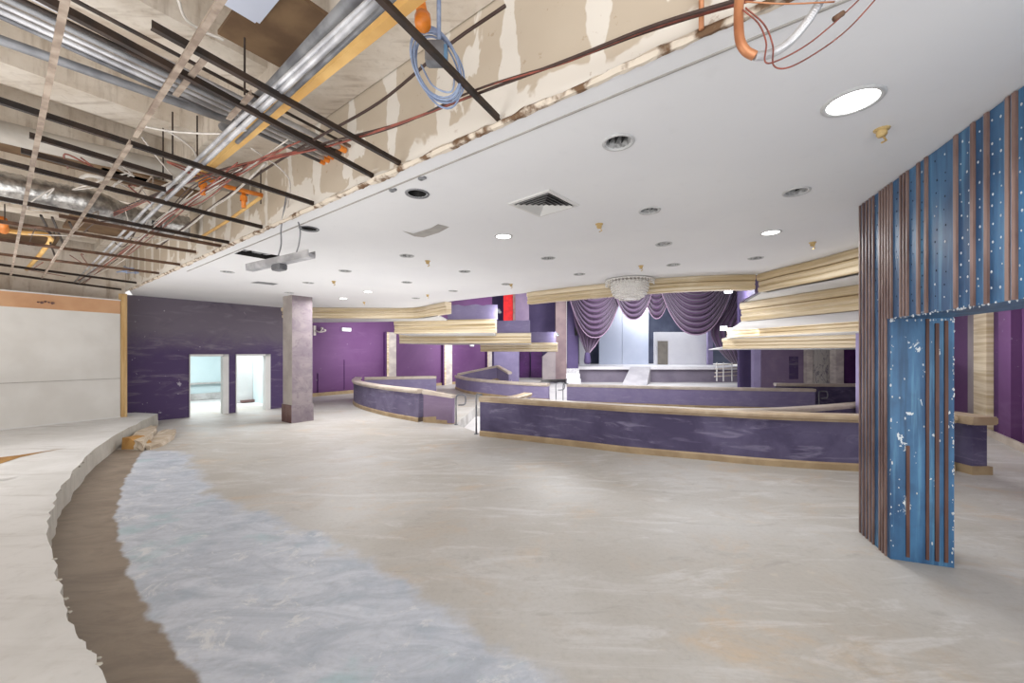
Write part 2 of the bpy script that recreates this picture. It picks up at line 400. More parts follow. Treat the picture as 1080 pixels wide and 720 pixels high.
L_brown = crv([Vector((*p, 0)) for p in [(-1.0, 1.45), (-1.35, 1.75)]+g([(212, 720), (187, 691), (165, 660), (146, 632), (137, 610), (129, 587), (123, 563), (121, 541), (126, 521), (133, 503), (142, 487), (152, 474)])], 6)
L_brown = [(p.x+0.025*math.sin(9*i), p.y+0.02*math.sin(6.3*i)) for i, p in enumerate(L_brown)]
L_blue = [(2.9, -1.2), (1.0, 1.55)]+g([(600, 720), (520, 670), (430, 615), (350, 572), (285, 545), (233, 526), (212, 500), (198, 479), (175, 468)])
L_left = g([(152, 474), (130, 476)])
nearpts = [(-8.2+.12*i, .8+.12*j) for i in range(88) for j in range(62)]
bm = poly_sheet(outer, [pit], 0.0, nearpts)
lb = bm.verts.layers.float.new('blue'); lg = bm.verts.layers.float.new('brown')
for v in bm.verts:
    p = v.co.to_2d()
    if -8.3 < p.x < 2.2 and .7 < p.y < 8.3:
        d2 = sdist(p, L_blue); d1 = sdist(p, L_brown)
        v[lb] = max(0, min(1, .5+d2*.6)) if p.y < 7.2 else max(0, min(1, .5+min(d2, (7.2-p.y)*1.0)*.6))
        v[lg] = max(0, min(1, .5+d1*.5)) if p.y < 7.3 else 0
struct(link('floor', bm, M['floor']))
# pit floor, its edge faces
bm = bmesh.new(); bm.faces.new([bm.verts.new((p[0], p[1], PIT)) for p in pit])
bmesh.ops.triangulate(bm, faces=bm.faces[:]); struct(link('floor', bm, M['dance']))
bm = bmesh.new()
for i in range(len(pit)):
    a, b = pit[i], pit[(i+1) % len(pit)]; quad(bm, [(a[0], a[1], PIT), (b[0], b[1], PIT), (b[0], b[1], 0), (a[0], a[1], 0)])
struct(link('trim_1', bm, M['curb']))

# ------------------------------------------------------------------ LEFT PLATFORM
PZ = .28
edge = [(-.55, -1.5), (-.75, .3), (-1.25, 1.2)]+[tuple(P(x, y, PZ).to_2d()) for x, y in [(112, 720), (83, 672), (67, 637), (57, 597), (52, 549), (58, 527), (69, 508), (90, 482), (125, 457), (146, 446), (167, 436)]]
ed = crv([Vector((*p, 0)) for p in edge], 6)
ed = [Vector((p.x+random.uniform(-.018, .018), p.y+random.uniform(-.018, .018), 0)) for p in ed]
bm = bmesh.new()
top = [bm.verts.new((p.x, p.y, PZ)) for p in ed]+[bm.verts.new(q) for q in ((-9.6, 10.05, PZ), (-11.5, 9.0, PZ), (-12.5, 7, PZ), (-12.5, -1.5, PZ))]
f = bm.faces.new(top); bmesh.ops.triangulate(bm, faces=[f])
pl = thing('raised_platform', 'pale concrete raised platform with curved ragged edge at left', 'platform', (-6, 5, 0))
link('platform_top', bm, M['platform'], pl)
bm = bmesh.new()
lo = [bm.verts.new((p.x+.012, p.y-.004, 0)) for p in ed]; hi = [bm.verts.new((p.x, p.y, PZ)) for p in ed]
for i in range(len(ed)-1): bm.faces.new((lo[i], lo[i+1], hi[i+1], hi[i]))
e = ed[-1]; q = (-9.6, 10.05); quad(bm, [(e.x, e.y, 0), (q[0], q[1], 0), (q[0], q[1], PZ), (e.x, e.y, PZ)])
link('riser', bm, M['riser'], pl)
# level change and cracks on the platform top
bm = bmesh.new()
w0 = [P(x, y, PZ) for x, y in [(-30, 486), (20, 480), (70, 472.5), (45, 477), (22, 482), (-30, 499)]]
a = [bm.verts.new((p.x, p.y, PZ+.004)) for p in w0]; bm.faces.new(a)
link('exposed_timber_edge', bm, M['woodbrown'], pl)['label'] = 'brown timber wedge exposed along a level change'
for l in ([(-20, 507.5), (10, 504), (20, 502.5), (8, 506), (-20, 510)],):
    bm = bmesh.new(); vs = [bm.verts.new(tuple(P(x, y, PZ).to_2d())+(PZ+.005,)) for x, y in l]; bm.faces.new(vs); link('crack', bm, M['curb'], pl)
bm = bmesh.new()
for i in range(34):
    k = random.randrange(8, len(ed)-8); p = ed[k]; r = random.uniform(.008, .024)
    c = Vector((p.x+.01, p.y, PZ-random.uniform(.0, .02))); bmesh.ops.create_icosphere(bm, subdivisions=1, radius=r, matrix=Matrix.Translation(c) @ Matrix.Diagonal((1, .7, .35, 1)))
link('broken_edge', bm, M['riser'], pl)['kind'] = 'stuff'
# broken steps at the end of the platform
st = thing('concrete_step', 'broken pale concrete steps between platform end and floor', 'steps', P(160, 462, 0))
bm = bmesh.new(); prism(bm, [P(x, y, .17).to_2d() for x, y in [(137, 463), (146, 453), (160, 448), (166, 449), (160, 458), (150, 466)]], 0.001, .17)
bmesh.ops.subdivide_edges(bm, edges=bm.edges[:], cuts=2, use_grid_fill=True)
for v in bm.verts: v.co += Vector([random.uniform(-.02, .02) for _ in range(2)]+[0 if v.co.z < .01 else random.uniform(-.02, .02)])
link('upper_tread', bm, M['steps'], st)
bm = bmesh.new(); prism(bm, [P(x, y, .08).to_2d() for x, y in [(148, 469), (160, 462), (172, 453), (186, 452), (183, 459), (172, 466), (158, 470)]], 0.001, .08)
bmesh.ops.subdivide_edges(bm, edges=bm.edges[:], cuts=2, use_grid_fill=True)
for v in bm.verts: v.co += Vector([random.uniform(-.02, .02) for _ in range(2)]+[0 if v.co.z < .01 else random.uniform(-.015, .015)])
link('lower_tread', bm, M['steps'], st)
bm = bmesh.new()
a, b, c, d = P(128, 474, 0), P(151, 473.5, 0), P(128.5, 461, .0), D(129, 461.5, P(128, 474, 0).y)
vs = [bm.verts.new(p) for p in (a, b, D(137, 462, a.y+.05), d)]; vb = [bm.verts.new(Vector(p.co)+Vector((.03, .25, 0))) for p in vs]
bm.faces.new(vs); bm.faces.new(vb[::-1])
for i in range(4): bm.faces.new((vs[i], vs[(i+1) % 4], vb[(i+1) % 4], vb[i]))
tag(link('timber_wedge', bm, M['woodbrown']), 'brown triangular timber formwork against the platform riser by the broken steps', 'timber')

# ------------------------------------------------------------------ LEFT WALLS
A = Vector((-9.81, 10.0)); B = Vector((-7.49, 12.9)); du = (B-A).normalized(); A = A-du*.35
back = (-12, 14)
def dist_at(px): return (on_wall(A, du, px)-A).dot(du)
d1a, d1b = dist_at(199.5), dist_at(241); d2a, d2b = dist_at(248.5), dist_at(285)
ztop = 1.76
wall('wall_left', A, B, 0, CE, M['purple_left'], [(d1a, d1b, 0, ztop), (d2a, d2b, 0, ztop)], .14, back)
nL = Vector((du.y, -du.x));
if (Vector(back)-A).dot(nL) < 0: nL = -nL
def lw(d, n, z): p = A+du*d+nL*n; return Vector((p.x, p.y, z))
# the two doorways: white frames, room behind
for k, (a, b) in enumerate(((d1a, d1b), (d2a, d2b))):
    bm = bmesh.new(); 
    for x, w in ((a+.012, .024), (b-.07, .14)): obox(bm, lw(x, .09, ztop/2), (du.x*w/2, du.y*w/2, 0), (nL.x*.12, nL.y*.12, 0), (0, 0, ztop/2))
    obox(bm, lw((a+b)/2, .09, ztop-.03), (du.x*(b-a)/2, du.y*(b-a)/2, 0), (nL.x*.12, nL.y*.12, 0), (0, 0, .03))
    fr = struct(link('door_%d' % (k+1), bm, M['white']))
    fr['label'] = ['white doorway frame in scuffed purple wall, left of the pair', 'white doorway frame in scuffed purple wall, beside the grey pillar'][k]; 
Lr0, Lr1 = d1a-2.5, 4.03
bm = bmesh.new(); quad(bm, [lw(Lr0, .14, -.01), lw(Lr1, .14, -.01), lw(Lr1, 5, -.01), lw(Lr0, 5, -.01)]); struct(link('floor', bm, M['platform']))
bm = bmesh.new(); quad(bm, [lw(Lr0, .14, 2.7), lw(Lr1, .14, 2.7), lw(Lr1, 5, 2.7), lw(Lr0, 5, 2.7)]); struct(link('ceiling', bm, M['white']))
bm = bmesh.new(); quad(bm, [lw(Lr0, 5, 0), lw(Lr1, 5, 0), lw(Lr1, 5, 2.7), lw(Lr0, 5, 2.7)]); quad(bm, [lw(Lr1, .14, 0), lw(Lr1, 5, 0), lw(Lr1, 5, 2.7), lw(Lr1, .14, 2.7)])
quad(bm, [lw(Lr0, .14, 0), lw(Lr0, 5, 0), lw(Lr0, 5, 2.7), lw(Lr0, .14, 2.7)])
struct(link('wall_room', bm, M['sidewall']))
bm = bmesh.new(); obox(bm, lw((Lr0+Lr1)/2, 4.9, .12), tuple(du*(Lr1-Lr0)/2)+(0,), tuple(nL*.1)+(0,), (0, 0, .12))
obox(bm, lw((Lr0+Lr1)/2, 4.93, .62), tuple(du*(Lr1-Lr0)/2)+(0,), tuple(nL*.05)+(0,), (0, 0, .03))
struct(link('baseboard_room', bm, M['curb']))
bm = bmesh.new(); obox(bm, lw(d2a+1.0, 2.9, 1.2), tuple(du*.3)+(0,), tuple(nL*.3)+(0,), (0, 0, 1.2))
tag(link('white_post', bm, M['white']), 'square white post standing in the room behind right doorway', 'post')
bm = bmesh.new(); obox(bm, lw(d2a+1.25, 2.55, .05), tuple(du*.35)+(0,), tuple(nL*.12)+(0,), (0, 0, .045))
tag(link('rubble_strip', bm, M['brown']), 'low strip of brown debris at foot of white post behind right doorway', 'debris')
# return from wall_left to far left wall
W0 = Vector((-8.2, 16.2)); 
wall('wall_left', B, W0, 0, CE, M['mauve'], (), .12, (-12, 14))
# white board wall with orange strip
wa, wb = Vector((-10.15-.55*.62, 7.8-.9)), Vector((-9.24, 9.28)); dw = (wb-wa).normalized()
wall('wall_left', wa, wb, PZ, 2.72, M['whitewall'], (), .08, (-14, 10))
wall('wall_left', wa, wb, 2.72, 3.03, M['orange'], (), .06, (-14, 10))
nw = Vector((dw.y, -dw.x))
bm = bmesh.new()
obox(bm, ((wa.x+wb.x)/2+nw.x*.004, (wa.y+wb.y)/2+nw.y*.004, 1.2), tuple(dw*(wb-wa).length/2)+(0,), tuple(nw*.004)+(0,), (0, 0, .006)); struct(link('trim_5', bm, M['seam'])); bm = bmesh.new()
obox(bm, ((wa.x+wb.x)/2+nw.x*.012, (wa.y+wb.y)/2+nw.y*.012, PZ+.012), tuple(dw*(wb-wa).length/2)+(0,), tuple(nw*.012)+(0,), (0, 0, .014))
obox(bm, ((wa.x+wb.x)/2+nw.x*.012, (wa.y+wb.y)/2+nw.y*.012, 3.035), tuple(dw*(wb-wa).length/2)+(0,), tuple(nw*.02)+(0,), (0, 0, .012))
struct(link('trim_2', bm, M['white']))
q = on_wall(wa, dw, 40); bm = bmesh.new()
for k in range(5): pass; bmesh.ops.create_icosphere(bm, subdivisions=1, radius=.03+.02*random.random(), matrix=Matrix.Translation((q.x+nw.x*.01+.04*k*dw.x*1.2, q.y+nw.y*.01+.05*k*dw.y, 2.86+random.uniform(-.02, .02))) @ Matrix.Diagonal((1, .4, .6, 1)))
o = link('torn_tape', bm, M['brown']); tag(o, 'small dark red torn patch on the orange strip above white wall', 'patch')
# timber studs at the end of the white wall
ts = thing('timber_stud', 'raw timber double stud between white board wall and purple wall', 'stud', (wb.x, wb.y, PZ))
for k, (p0, p1) in enumerate(((125, 128.6), (128.9, 132.5))):
    bm = bmesh.new(); a, b = P(p0, 440, PZ), P(p1, 440, PZ); yy = wb.y+.02+.03*k
    xa, xb = (p0-CX)/F*yy, (p1-CX)/F*yy
    obox(bm, ((xa+xb)/2, yy+.02, (PZ+3.2)/2), ((xb-xa)/2, 0, 0), (0, .02, 0), (0, 0, (3.2-PZ)/2)); link('stud', bm, M['wood'], ts)

# ------------------------------------------------------------------ GREY PILLAR
pc = P(314, 446, 0); pc = Vector((-226/F*(pc.y+.33), pc.y+.33))
pt = thing('square_pillar', 'grey peeled square pillar with wider base in front of purple walls', 'pillar', (pc.x, pc.y, 0))
def rect(c, h, ang):
    ca, sa = math.cos(ang), math.sin(ang); return [(c.x+h*(i*ca-j*sa), c.y+h*(i*sa+j*ca)) for i, j in ((-1, -1), (1, -1), (1, 1), (-1, 1))]
PA = math.atan2(U.y, U.x)
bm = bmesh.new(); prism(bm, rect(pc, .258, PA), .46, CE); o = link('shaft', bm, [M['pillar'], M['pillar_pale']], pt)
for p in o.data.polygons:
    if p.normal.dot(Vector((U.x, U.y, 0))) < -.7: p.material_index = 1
bm = bmesh.new(); prism(bm, rect(pc, .282, PA), 0, .46); bmesh.ops.bevel(bm, geom=[e for e in bm.edges], offset=.012, segments=1)
o = link('plinth', bm, [M['pillar'], M['brown']], pt)
for p in o.data.polygons:
    if p.normal.dot(Vector((U.x, U.y, 0))) < -.7: p.material_index = 1

# ------------------------------------------------------------------ FAR LEFT WALL with pilasters
Wd = U.copy(); W1 = on_wall(W0, Wd, 519)
HZ = 6.8
wall('wall_side', W0-Wd*.3, W1, 0, HZ, M['purple_wall'], (), .15, (-20, 30))
nW = Vector((Wd.y, -Wd.x))
def sw(px, n, z): p = on_wall(W0, Wd, px)+nW*n; return Vector((p.x, p.y, z))
bm = bmesh.new(); a, b = sw(329, .02, .07), sw(512, .02, .07); bar(bm, a, b, .04, .14); struct(link('baseboard_side', bm, M['base']))
for (p0, p1, lab) in ((405, 417, 'cream mirror pilaster with dark edge on violet side wall, nearest the grey pillar'), (466, 476, 'cream mirror pilaster on violet side wall, middle one of three'), (512, 518, 'cream mirror pilaster on violet side wall, farthest from the grey pillar')):
    t = thing('pilaster', lab, 'pilaster', sw((p0+p1)/2, .05, 0)); w = (p1-p0)
    for nm, q0, q1, mt, th in (('dark_edge', p0-w*.05, p0+w*.12, 'purple_dark', .12), ('gold_edge', p0+w*.12, p0+w*.32, 'gold', .1), ('mirror_face', p0+w*.32, p1, 'mirror', .07)):
        bm = bmesh.new(); a, b = sw(q0, 0, 0), sw(q1, 0, 0); c = (a+b)/2
        obox(bm, (c.x+nW.x*th/2, c.y+nW.y*th/2, 1.4), tuple((b-a)/2), (nW.x*th/2, nW.y*th/2, 0), (0, 0, 1.4)); link(nm, bm, M[mt], t)
def wall_box(name, px, py, w, h, d, mat, label, cat):
    c = sw(px, 0, 0); Y = c.y; z = H+(HY-py)/F*Y; bm = bmesh.new()
    obox(bm, (c.x+nW.x*d/2, c.y+nW.y*d/2, z), (Wd.x*w/2, Wd.y*w/2, 0), (nW.x*d/2, nW.y*d/2, 0), (0, 0, h/2))
    bmesh.ops.bevel(bm, geom=bm.edges[:], offset=min(w, h, d)*.15, segments=2)
    return tag(link(name, bm, mat), label, cat)
wall_box('emergency_light', 364.5, 347.5, .42, .15, .1, M['stagewhite'], 'white rectangular emergency light on violet wall above the panel seam', 'light')
wall_box('emergency_light', 438.5, 357.5, .3, .15, .1, M['stagewhite'], 'white emergency light on violet wall between first two pilasters', 'light')
wall_box('emergency_light', 497, 364, .3, .14, .1, M['stagewhite'], 'white emergency light on violet wall past the middle pilaster', 'light')
t = thing('sconce', 'broken double bracket sconce on violet wall beside the grey pillar', 'sconce', sw(333, .05, 2.6))
bm = bmesh.new(); c = sw(331.5, .02, 2.72); obox(bm, c, (Wd.x*.05, Wd.y*.05, 0), (nW.x*.02, nW.y*.02, 0), (0, 0, .2)); link('back_plate', bm, M['mirror'], t)
for dx, dz in ((6, .05), (9, -.02)):
    bm = bmesh.new(); tube(bm, crv([sw(332, .05, 2.72), sw(335, .16, 2.66), sw(331.5+dx, .16, 2.72+dz)], 5), .025); link('arm', bm, M['mirror'], t)
    bm = bmesh.new(); bmesh.ops.create_uvsphere(bm, u_segments=10, v_segments=6, radius=.06, matrix=Matrix.Translation(sw(331.5+dx, .16, 2.76+dz))); link('lamp_cup', bm, M['mirror'], t, True)
bm = bmesh.new(); bar(bm, sw(363, .006, .2), sw(363.01, .006, 1.5), .03, .03)
tag(link('door_seam_strip', bm, M['purple_dark']), 'dark vertical seam strip low on the violet side wall', 'strip')
bm = bmesh.new(); bar(bm, sw(335, .02, .05), sw(335.01, .02, .95), .03, .03)
tag(link('cable_cover', bm, M['purple_dark']), 'thin dark upright strip beside the grey pillar on violet wall', 'strip')

# ------------------------------------------------------------------ LOW WALLS
def low_wall(path, zb, h, label, body=M['purple_bar'], rail=M['rail'], base=M['base'], group=None, thick=.16, railw=.14, flat_end=True):
    path = [Vector(p).to_3d() if len(p) == 2 else Vector(p) for p in path]
    t = thing('low_wall', label, 'low wall', (path[0].x, path[0].y, zb), group)
    for p in path: p.z += zb
    th = thick/2
    bm = bmesh.new(); sweep(bm, path, [(-th, 0), (th, 0), (th, h-.1), (-th, h-.1)]); link('wall_panel', bm, body, t)
    bm = bmesh.new(); rw = railw; z = h-.1
    sweep(bm, path, [(-rw*.8, z), (rw*.8, z), (rw*.85, z+.03), (rw, z+.045), (rw, z+.085), (rw*.8, z+.11), (-rw*.8, z+.11), (-rw, z+.085), (-rw, z+.045), (-rw*.85, z+.03)]); link('cap_rail', bm, rail, t)
    b = th+.025
    bm = bmesh.new(); sweep(bm, path, [(-b, 0), (b, 0), (b, .09), (th+.005, .115), (-th-.005, .115), (-b, .09)]); link('baseboard', bm, base, t)
    return t
def smooth2(pts, n=5): return crv([Vector((p[0], p[1], 0)) for p in pts], n)
lwb = low_wall(smooth2(BAR), 0, .84, 'long curved dark purple low wall with tan cap rail across middle of room')
# end pier of the long wall
bm = bmesh.new(); prism(bm, [(6.83, 5.84), (7.05, 5.84), (7.07, 6.26), (6.83, 6.26)], .0, .74); ep = link('end_pier', bm, M['purple_bar'], lwb)
bm = bmesh.new(); prism(bm, [(6.75, 5.76), (7.12, 5.76), (7.15, 6.34), (6.75, 6.34)], .74, .86); bmesh.ops.bevel(bm, geom=bm.edges[:], offset=.02, segments=2); link('pier_cap', bm, M['rail'], ep)
bm = bmesh.new(); prism(bm, [(6.79, 5.8), (7.09, 5.8), (7.11, 6.3), (6.79, 6.3)], 0, .12); link('pier_base', bm, M['base'], ep)
apex = (-6.1, 15.6)
low_wall(smooth2([apex, (-5.55, 14.0), (-4.8, 12.75), (-3.57, 11.35), (-2.38, 10.3)]), 0, .84, 'curved purple low wall with pale cap rail left of the handrail gap', M['purple_mid'], rail=M['rail_pale'])
low_wall(smooth2([(-5.9, 15.75), (-4.6, 16.2), (-3.2, 16.6)]), 0, .82, 'lavender low wall behind the curved left low wall, meeting it at a point', M['purple_hi'], M['rail_pale'])
# stepped return wall going down the stair
t = thing('stair_wall', 'short purple wall with stepped tan skirting beside the stair gap', 'low wall', (-2.3, 10.25, 0))
a, b = Vector((-2.28, 10.27)), Vector((-1.48, 9.98)); d = (b-a); n = Vector((d.y, -d.x)).normalized()*.07
def slab_on(a, b, zs, name, mat, th):
    """zs: (k, z) outline points in the plane a-b"""
    bm = bmesh.new(); n = Vector(((b-a).y, -(b-a).x)).normalized()*th
    f = [bm.verts.new((*(a+(b-a)*k+n), z)) for k, z in zs]; r = [bm.verts.new((*(a+(b-a)*k-n), z)) for k, z in zs]
    bm.faces.new(f); bm.faces.new(r[::-1])
    for i in range(len(zs)): bm.faces.new((f[i], f[(i+1) % len(zs)], r[(i+1) % len(zs)], r[i]))
    return link(name, bm, mat, t)
slab_on(a, b, [(0, 0), (1, 0), (1, .66), (0, .74)], 'wall_panel', M['mauve'], .06)
slab_on(a, b, [(-.02, .74), (1.02, .66), (1.02, .73), (-.02, .84)], 'cap_rail', M['rail_pale'], .1)
slab_on(a, b, [(0, 0), (1, 0), (1, .02), (.82, .02), (.82, .09), (.45, .09), (.45, .17), (0, .13)], 'stepped_skirting', M['base'], .075)
# second ring of low walls
low_wall(smooth2([(-2.75, 19.7), (-1.9, 17.6), (-.6, 16.0), (.5, 15.0), (1.35, 14.5)]), 0, .67, 'curved purple low wall with pale rail beyond the handrail gap', M['purple_hi'], M['rail_pale'])
low_wall([Vector((-2.75, 20.0, 0)), Vector((-.72, 19.7, .42)), Vector((-.1, 19.0, .12))], 0, .75, 'lavender low wall rising to a point behind the second curved wall', M['purple_hi'], M['rail_pale'])
low_wall(smooth2([(2.3, 16.4), (4.4, 15.75), (6.6, 15.1), (8.8, 14.6), (10.9, 14.2)]), PIT, .8, 'long lavender low wall facing the stage between dance floor handrails', M['purple_hi'], M['rail_pale'])
low_wall(smooth2([(4.5, 8.9), (5.8, 9.0), (7.2, 9.4), (9.4, 10.3)]), PIT, .82, 'purple low wall diverging behind right end of the long wall', M['purple_bar'], M['rail_pale'])
low_wall(smooth2([(9.95, 14.9), (10.6, 14.75), (11.6, 14.6), (13.2, 14.6)]), PIT, .95, 'dark purple low wall in front of the veined panel at right', M['purple_bar'], M['rail_pale'])
low_wall(smooth2([(-.05, 10.2), (.22, 10.7), (.45, 11.3)]), PIT, .95, 'short stair wall with tan rail behind left end of the long wall', M['purple_hi'], M['rail'])
# handrails
def handrail(p, q, label, z0, z1, loop=True):
    t = thing('handrail', label, 'handrail', (p[0], p[1], z0)); p = Vector((*p, 0)); d = Vector((q[0]-p.x, q[1]-p.y, 0))
    bm = bmesh.new(); zz = lambda v, z: Vector((v.x, v.y, z))
    tube(bm, crv([zz(p, z0), zz(p, (z0+z1)/2), zz(p, z1-.08), zz(p+d*.2, z1), zz(p+d*.8, z1), zz(p+d, z1-.06), zz(p+d, z1-.2), zz(p+d*.8, z1-.25), zz(p+d*.25, z1-.25)] if loop else [zz(p, z0), zz(p, z1-.07), zz(p+d*.5, z1), zz(p+d, z1)], 5), .019); link('bent_rail', bm, M['greysteel'], t, True)
    bm = bmesh.new(); lathe(bm, (p.x, p.y, z0), [(.0, .012), (.05, .012), (.05, 0)], 12); link('floor_flange', bm, M['greysteel'], t)
handrail((-1.40, 9.85), (-1.18, 9.95), 'grey steel looped handrail at end of stepped stair wall', 0, .74)
handrail((-.79, 8.72), (-.66, 8.66), 'dark steel handrail post at left end of the long low wall', 0, .88, False)
handrail((1.62, 14.5), (1.95, 14.7), 'steel looped handrail at near end of the second curved wall', 0, .68)
handrail((2.12, 16.3), (2.32, 16.25), 'steel handrail post at left end of the lavender dance floor wall', PIT, .52, False)
handrail((11.0, 14.1), (11.3, 14.1), 'steel looped handrail at right end of the lavender dance floor wall', PIT, .42)

# ------------------------------------------------------------------ WHITE CEILING with real openings
def cans():
    lit = [(899, 107, 'large lit round panel light nearest the blue striped wall', .145), (531, 249, 'lit round downlight left of the square air vent centre line', .11), (813, 245, 'lit round downlight right of centre before the gold cornice', .11),
           (388, 307.5, 'lit downlight over the curved left low wall, nearer of two', .11), (362, 314.5, 'lit downlight close to the far left cornice, farther of two', .11)]
    un = [(652, 150, 'large unlit silver downlight nearest the camera, past the torn bulkhead edge'), (440, 204, 'empty black downlight hole beside the torn bulkhead edge'),
          (685, 222, 'unlit silver downlight right of the square air vent'), (840, 202, 'unlit silver downlight between the large panel light and cornice'),
          (700, 257, 'unlit downlight in the row in front of the chandelier, nearer one'), (710, 279, 'unlit downlight in the row in front of the chandelier, farther one'),
          (797, 272, 'unlit downlight just before the corner of right gold cornice'), (578, 272, 'unlit downlight beyond the square vent, nearer one'), (611, 289, 'unlit downlight beyond the square vent, by the centre cornice'),
          (429, 269.5, 'unlit downlight beside the patched ceiling scar'), (490, 286, 'unlit downlight right of the tan sprinkler past the ceiling scar'), (429, 297.5, 'unlit downlight two places beyond the ceiling scar'),
          (326, 241, 'dark empty downlight hole above the dangling metal track'), (364, 285.5, 'unlit downlight right of the dangling metal track'), (325, 298, 'unlit downlight beyond the dangling metal track'),
          (240, 286.5, 'unlit downlight left of the torn ceiling opening'), (305, 308.5, 'unlit downlight just in front of grey pillar top'), (478, 306.7, 'unlit downlight near the bare ceiling edge by the red curtain'),
          (438.5, 314.3, 'unlit downlight above the far left cornice'), (534, 299.5, 'unlit downlight at bare ceiling edge with bent sprinkler beside it')]
    return lit, un
LIT, UN = cans()
slot = [P(x, y, CE).to_2d() for x, y in [(247, 267.5), (258, 263), (302, 271), (296, 276)]]
EDGE = [(-7.6, 12.95), (-6.6, 12.95), (-4.6, 13.05), (-3.2, 13.0), (-2.3, 12.0), (-1.77, 11.3), (-.6, 10.4), (.46, 9.65), (.89, 9.3), (1.9, 8.55), (3.03, 7.85), (4.0, 7.55), (4.68, 7.47), (4.78, 6.84), (4.9, 6.25), (4.95, 5.6), (5.05, 4.6), (5.6, 3.4), (7.5, 2.0), (12, 1.0)]
tb = 2.0
bh0, bh1 = ST(-4, tb), ST(12.85, tb)
outerC = [tuple(bh1.to_2d()), tuple((on_wall(A, du, 140)).to_2d())]+[(-7.6, 12.75)]+EDGE+[(12, -4)]+[tuple(bh0.to_2d())]
holes = [[tuple(p) for p in slot]]; circ = lambda c, r, n=14: [(c.x+r*math.cos(2*math.pi*k/n), c.y+r*math.sin(2*math.pi*k/n)) for k in range(n)]
for x, y, l, *r in LIT+[(a, b, c, .1) for a, b, c in UN]: holes.append(circ(P(x, y, CE), .085 if len(r) == 0 else r[0]*.86))
struct(link('ceiling', poly_sheet(outerC, holes, CE), M['ceiling']))
def can(px, py, label, r, lens=None, inner=None, group='downlights in the white ceiling'):
    c = P(px, py, CE); t = thing('downlight', label, 'downlight', c, group)
    bm = bmesh.new(); lathe(bm, c, [(r*.84, .0), (r*.86, -.008), (r, -.01), (r*1.04, -.002), (r*1.04, 0)], 24); link('trim_ring', bm, M['rim'] if inner != 'dark' else M['greysteel'], t, True)
    if lens:
        bm = bmesh.new(); lathe(bm, c, [(r*.87, -.002), (r*.8, -.006), (.001, -.008)], 24); link('lens', bm, M['lens'], t)
    else:
        bm = bmesh.new(); rg = lathe(bm, c, [(r*.85, 0), (r*.8, .05), (r*.72, .10), (r*.5, .16)], 24); bm.faces.new(rg[-1])
        rf = link('reflector', bm, M['chrome'] if inner != 'dark' else M['black'], t, inner == 'dark')
        if inner != 'dark':
            bm = bmesh.new()
            for k in (-1, 0, 1): obox(bm, (c.x+k*r*.42, c.y, c.z+.075), (.003, 0, 0), (0, r*.7, 0), (0, 0, .04))
            link('baffle', bm, M['black'], rf)
for px, py, l, r in LIT: can(px, py, l, r, True)
for px, py, l in UN: can(px, py, l, .108, inner='dark' if l.split()[0] in ('empty', 'dark') else None)
# sprinkler stubs
for px, py, l in ((930, 141, 'tan sprinkler cover beside the large lit panel light'), (857, 258, 'tan sprinkler stub before the right gold cornice'), (632, 239, 'tan sprinkler stub below the square air vent'), (676, 282, 'tan sprinkler stub right above the chandelier'),
                  (451, 277, 'tan sprinkler stub beyond the patched ceiling scar'), (352, 298, 'grey sprinkler stub beyond the dangling track'), (451, 312, 'tan sprinkler stub above the far left cornice'), (384, 319.5, 'small sprinkler stub between the two lit far downlights and cornice'), (539, 301, 'bent sprinkler stub at the bare ceiling edge above red curtain')):
    c = P(px, py-4*CE/P(px, py, CE).y, CE); t = thing('ceiling_sprinkler', l, 'sprinkler', c, 'sprinkler heads on the white ceiling')
    bm = bmesh.new(); lathe(bm, c, [(.028, 0), (.03, -.035), (.022, -.05), (.001, -.052)], 12); link('body', bm, M['tansprink'], t, True)
    bm = bmesh.new(); lathe(bm, c, [(.045, .006), (.045, 0), (.04, -.01), (.03, -.012)], 14); link('escutcheon', bm, M['tansprink'] if px != 930 else M['tansprink'], t, True)
    bm = bmesh.new(); tube(bm, [c+Vector((.012, 0, -.05)), c+Vector((.03, 0, -.075)), c+Vector((.0, 0, -.09))], .007, 6); link('deflector', bm, M['tansprink'], t)
# square air vent
c = (P(537, 215, CE)+P(608, 217, CE))/2; q4 = [P(x, y, CE) for x, y in [(540, 213.5), (585, 197.5), (607, 217), (564, 229)]]
c = sum(q4, Vector())/4; t = thing('air_vent', 'square white ceiling air vent with nested louvres', 'vent', c)
ex = ((q4[1]-q4[0])+(q4[2]-q4[3])).normalized(); ey = Vector((-ex.y, ex.x, 0)); hs = .215
def ring(bm, r0, z0, r1, z1):
    sg = ((-1, -1), (1, -1), (1, 1), (-1, 1)); a = [bm.verts.new(c+ex*i*r0+ey*j*r0+Vector((0, 0, z0))) for i, j in sg]; b = [bm.verts.new(c+ex*i*r1+ey*j*r1+Vector((0, 0, z1))) for i, j in sg]
    for i in range(4): bm.faces.new((a[i], a[(i+1) % 4], b[(i+1) % 4], b[i]))
bm = bmesh.new(); ring(bm, hs+.04, 0, hs+.035, -.012); ring(bm, hs+.035, -.012, hs, -.012); link('frame', bm, M['white'], t)
bm = bmesh.new(); quad(bm, [c+ex*i*hs+ey*j*hs+Vector((0, 0, -.001)) for i, j in ((-1, -1), (1, -1), (1, 1), (-1, 1))]); link('throat', bm, M['black'], t)
for k in range(5):
    r = hs*(1-k*.19)-.008; bm = bmesh.new(); ring(bm, r, -.022, r-.022, -.003); link('louvre', bm, M['white'], t)
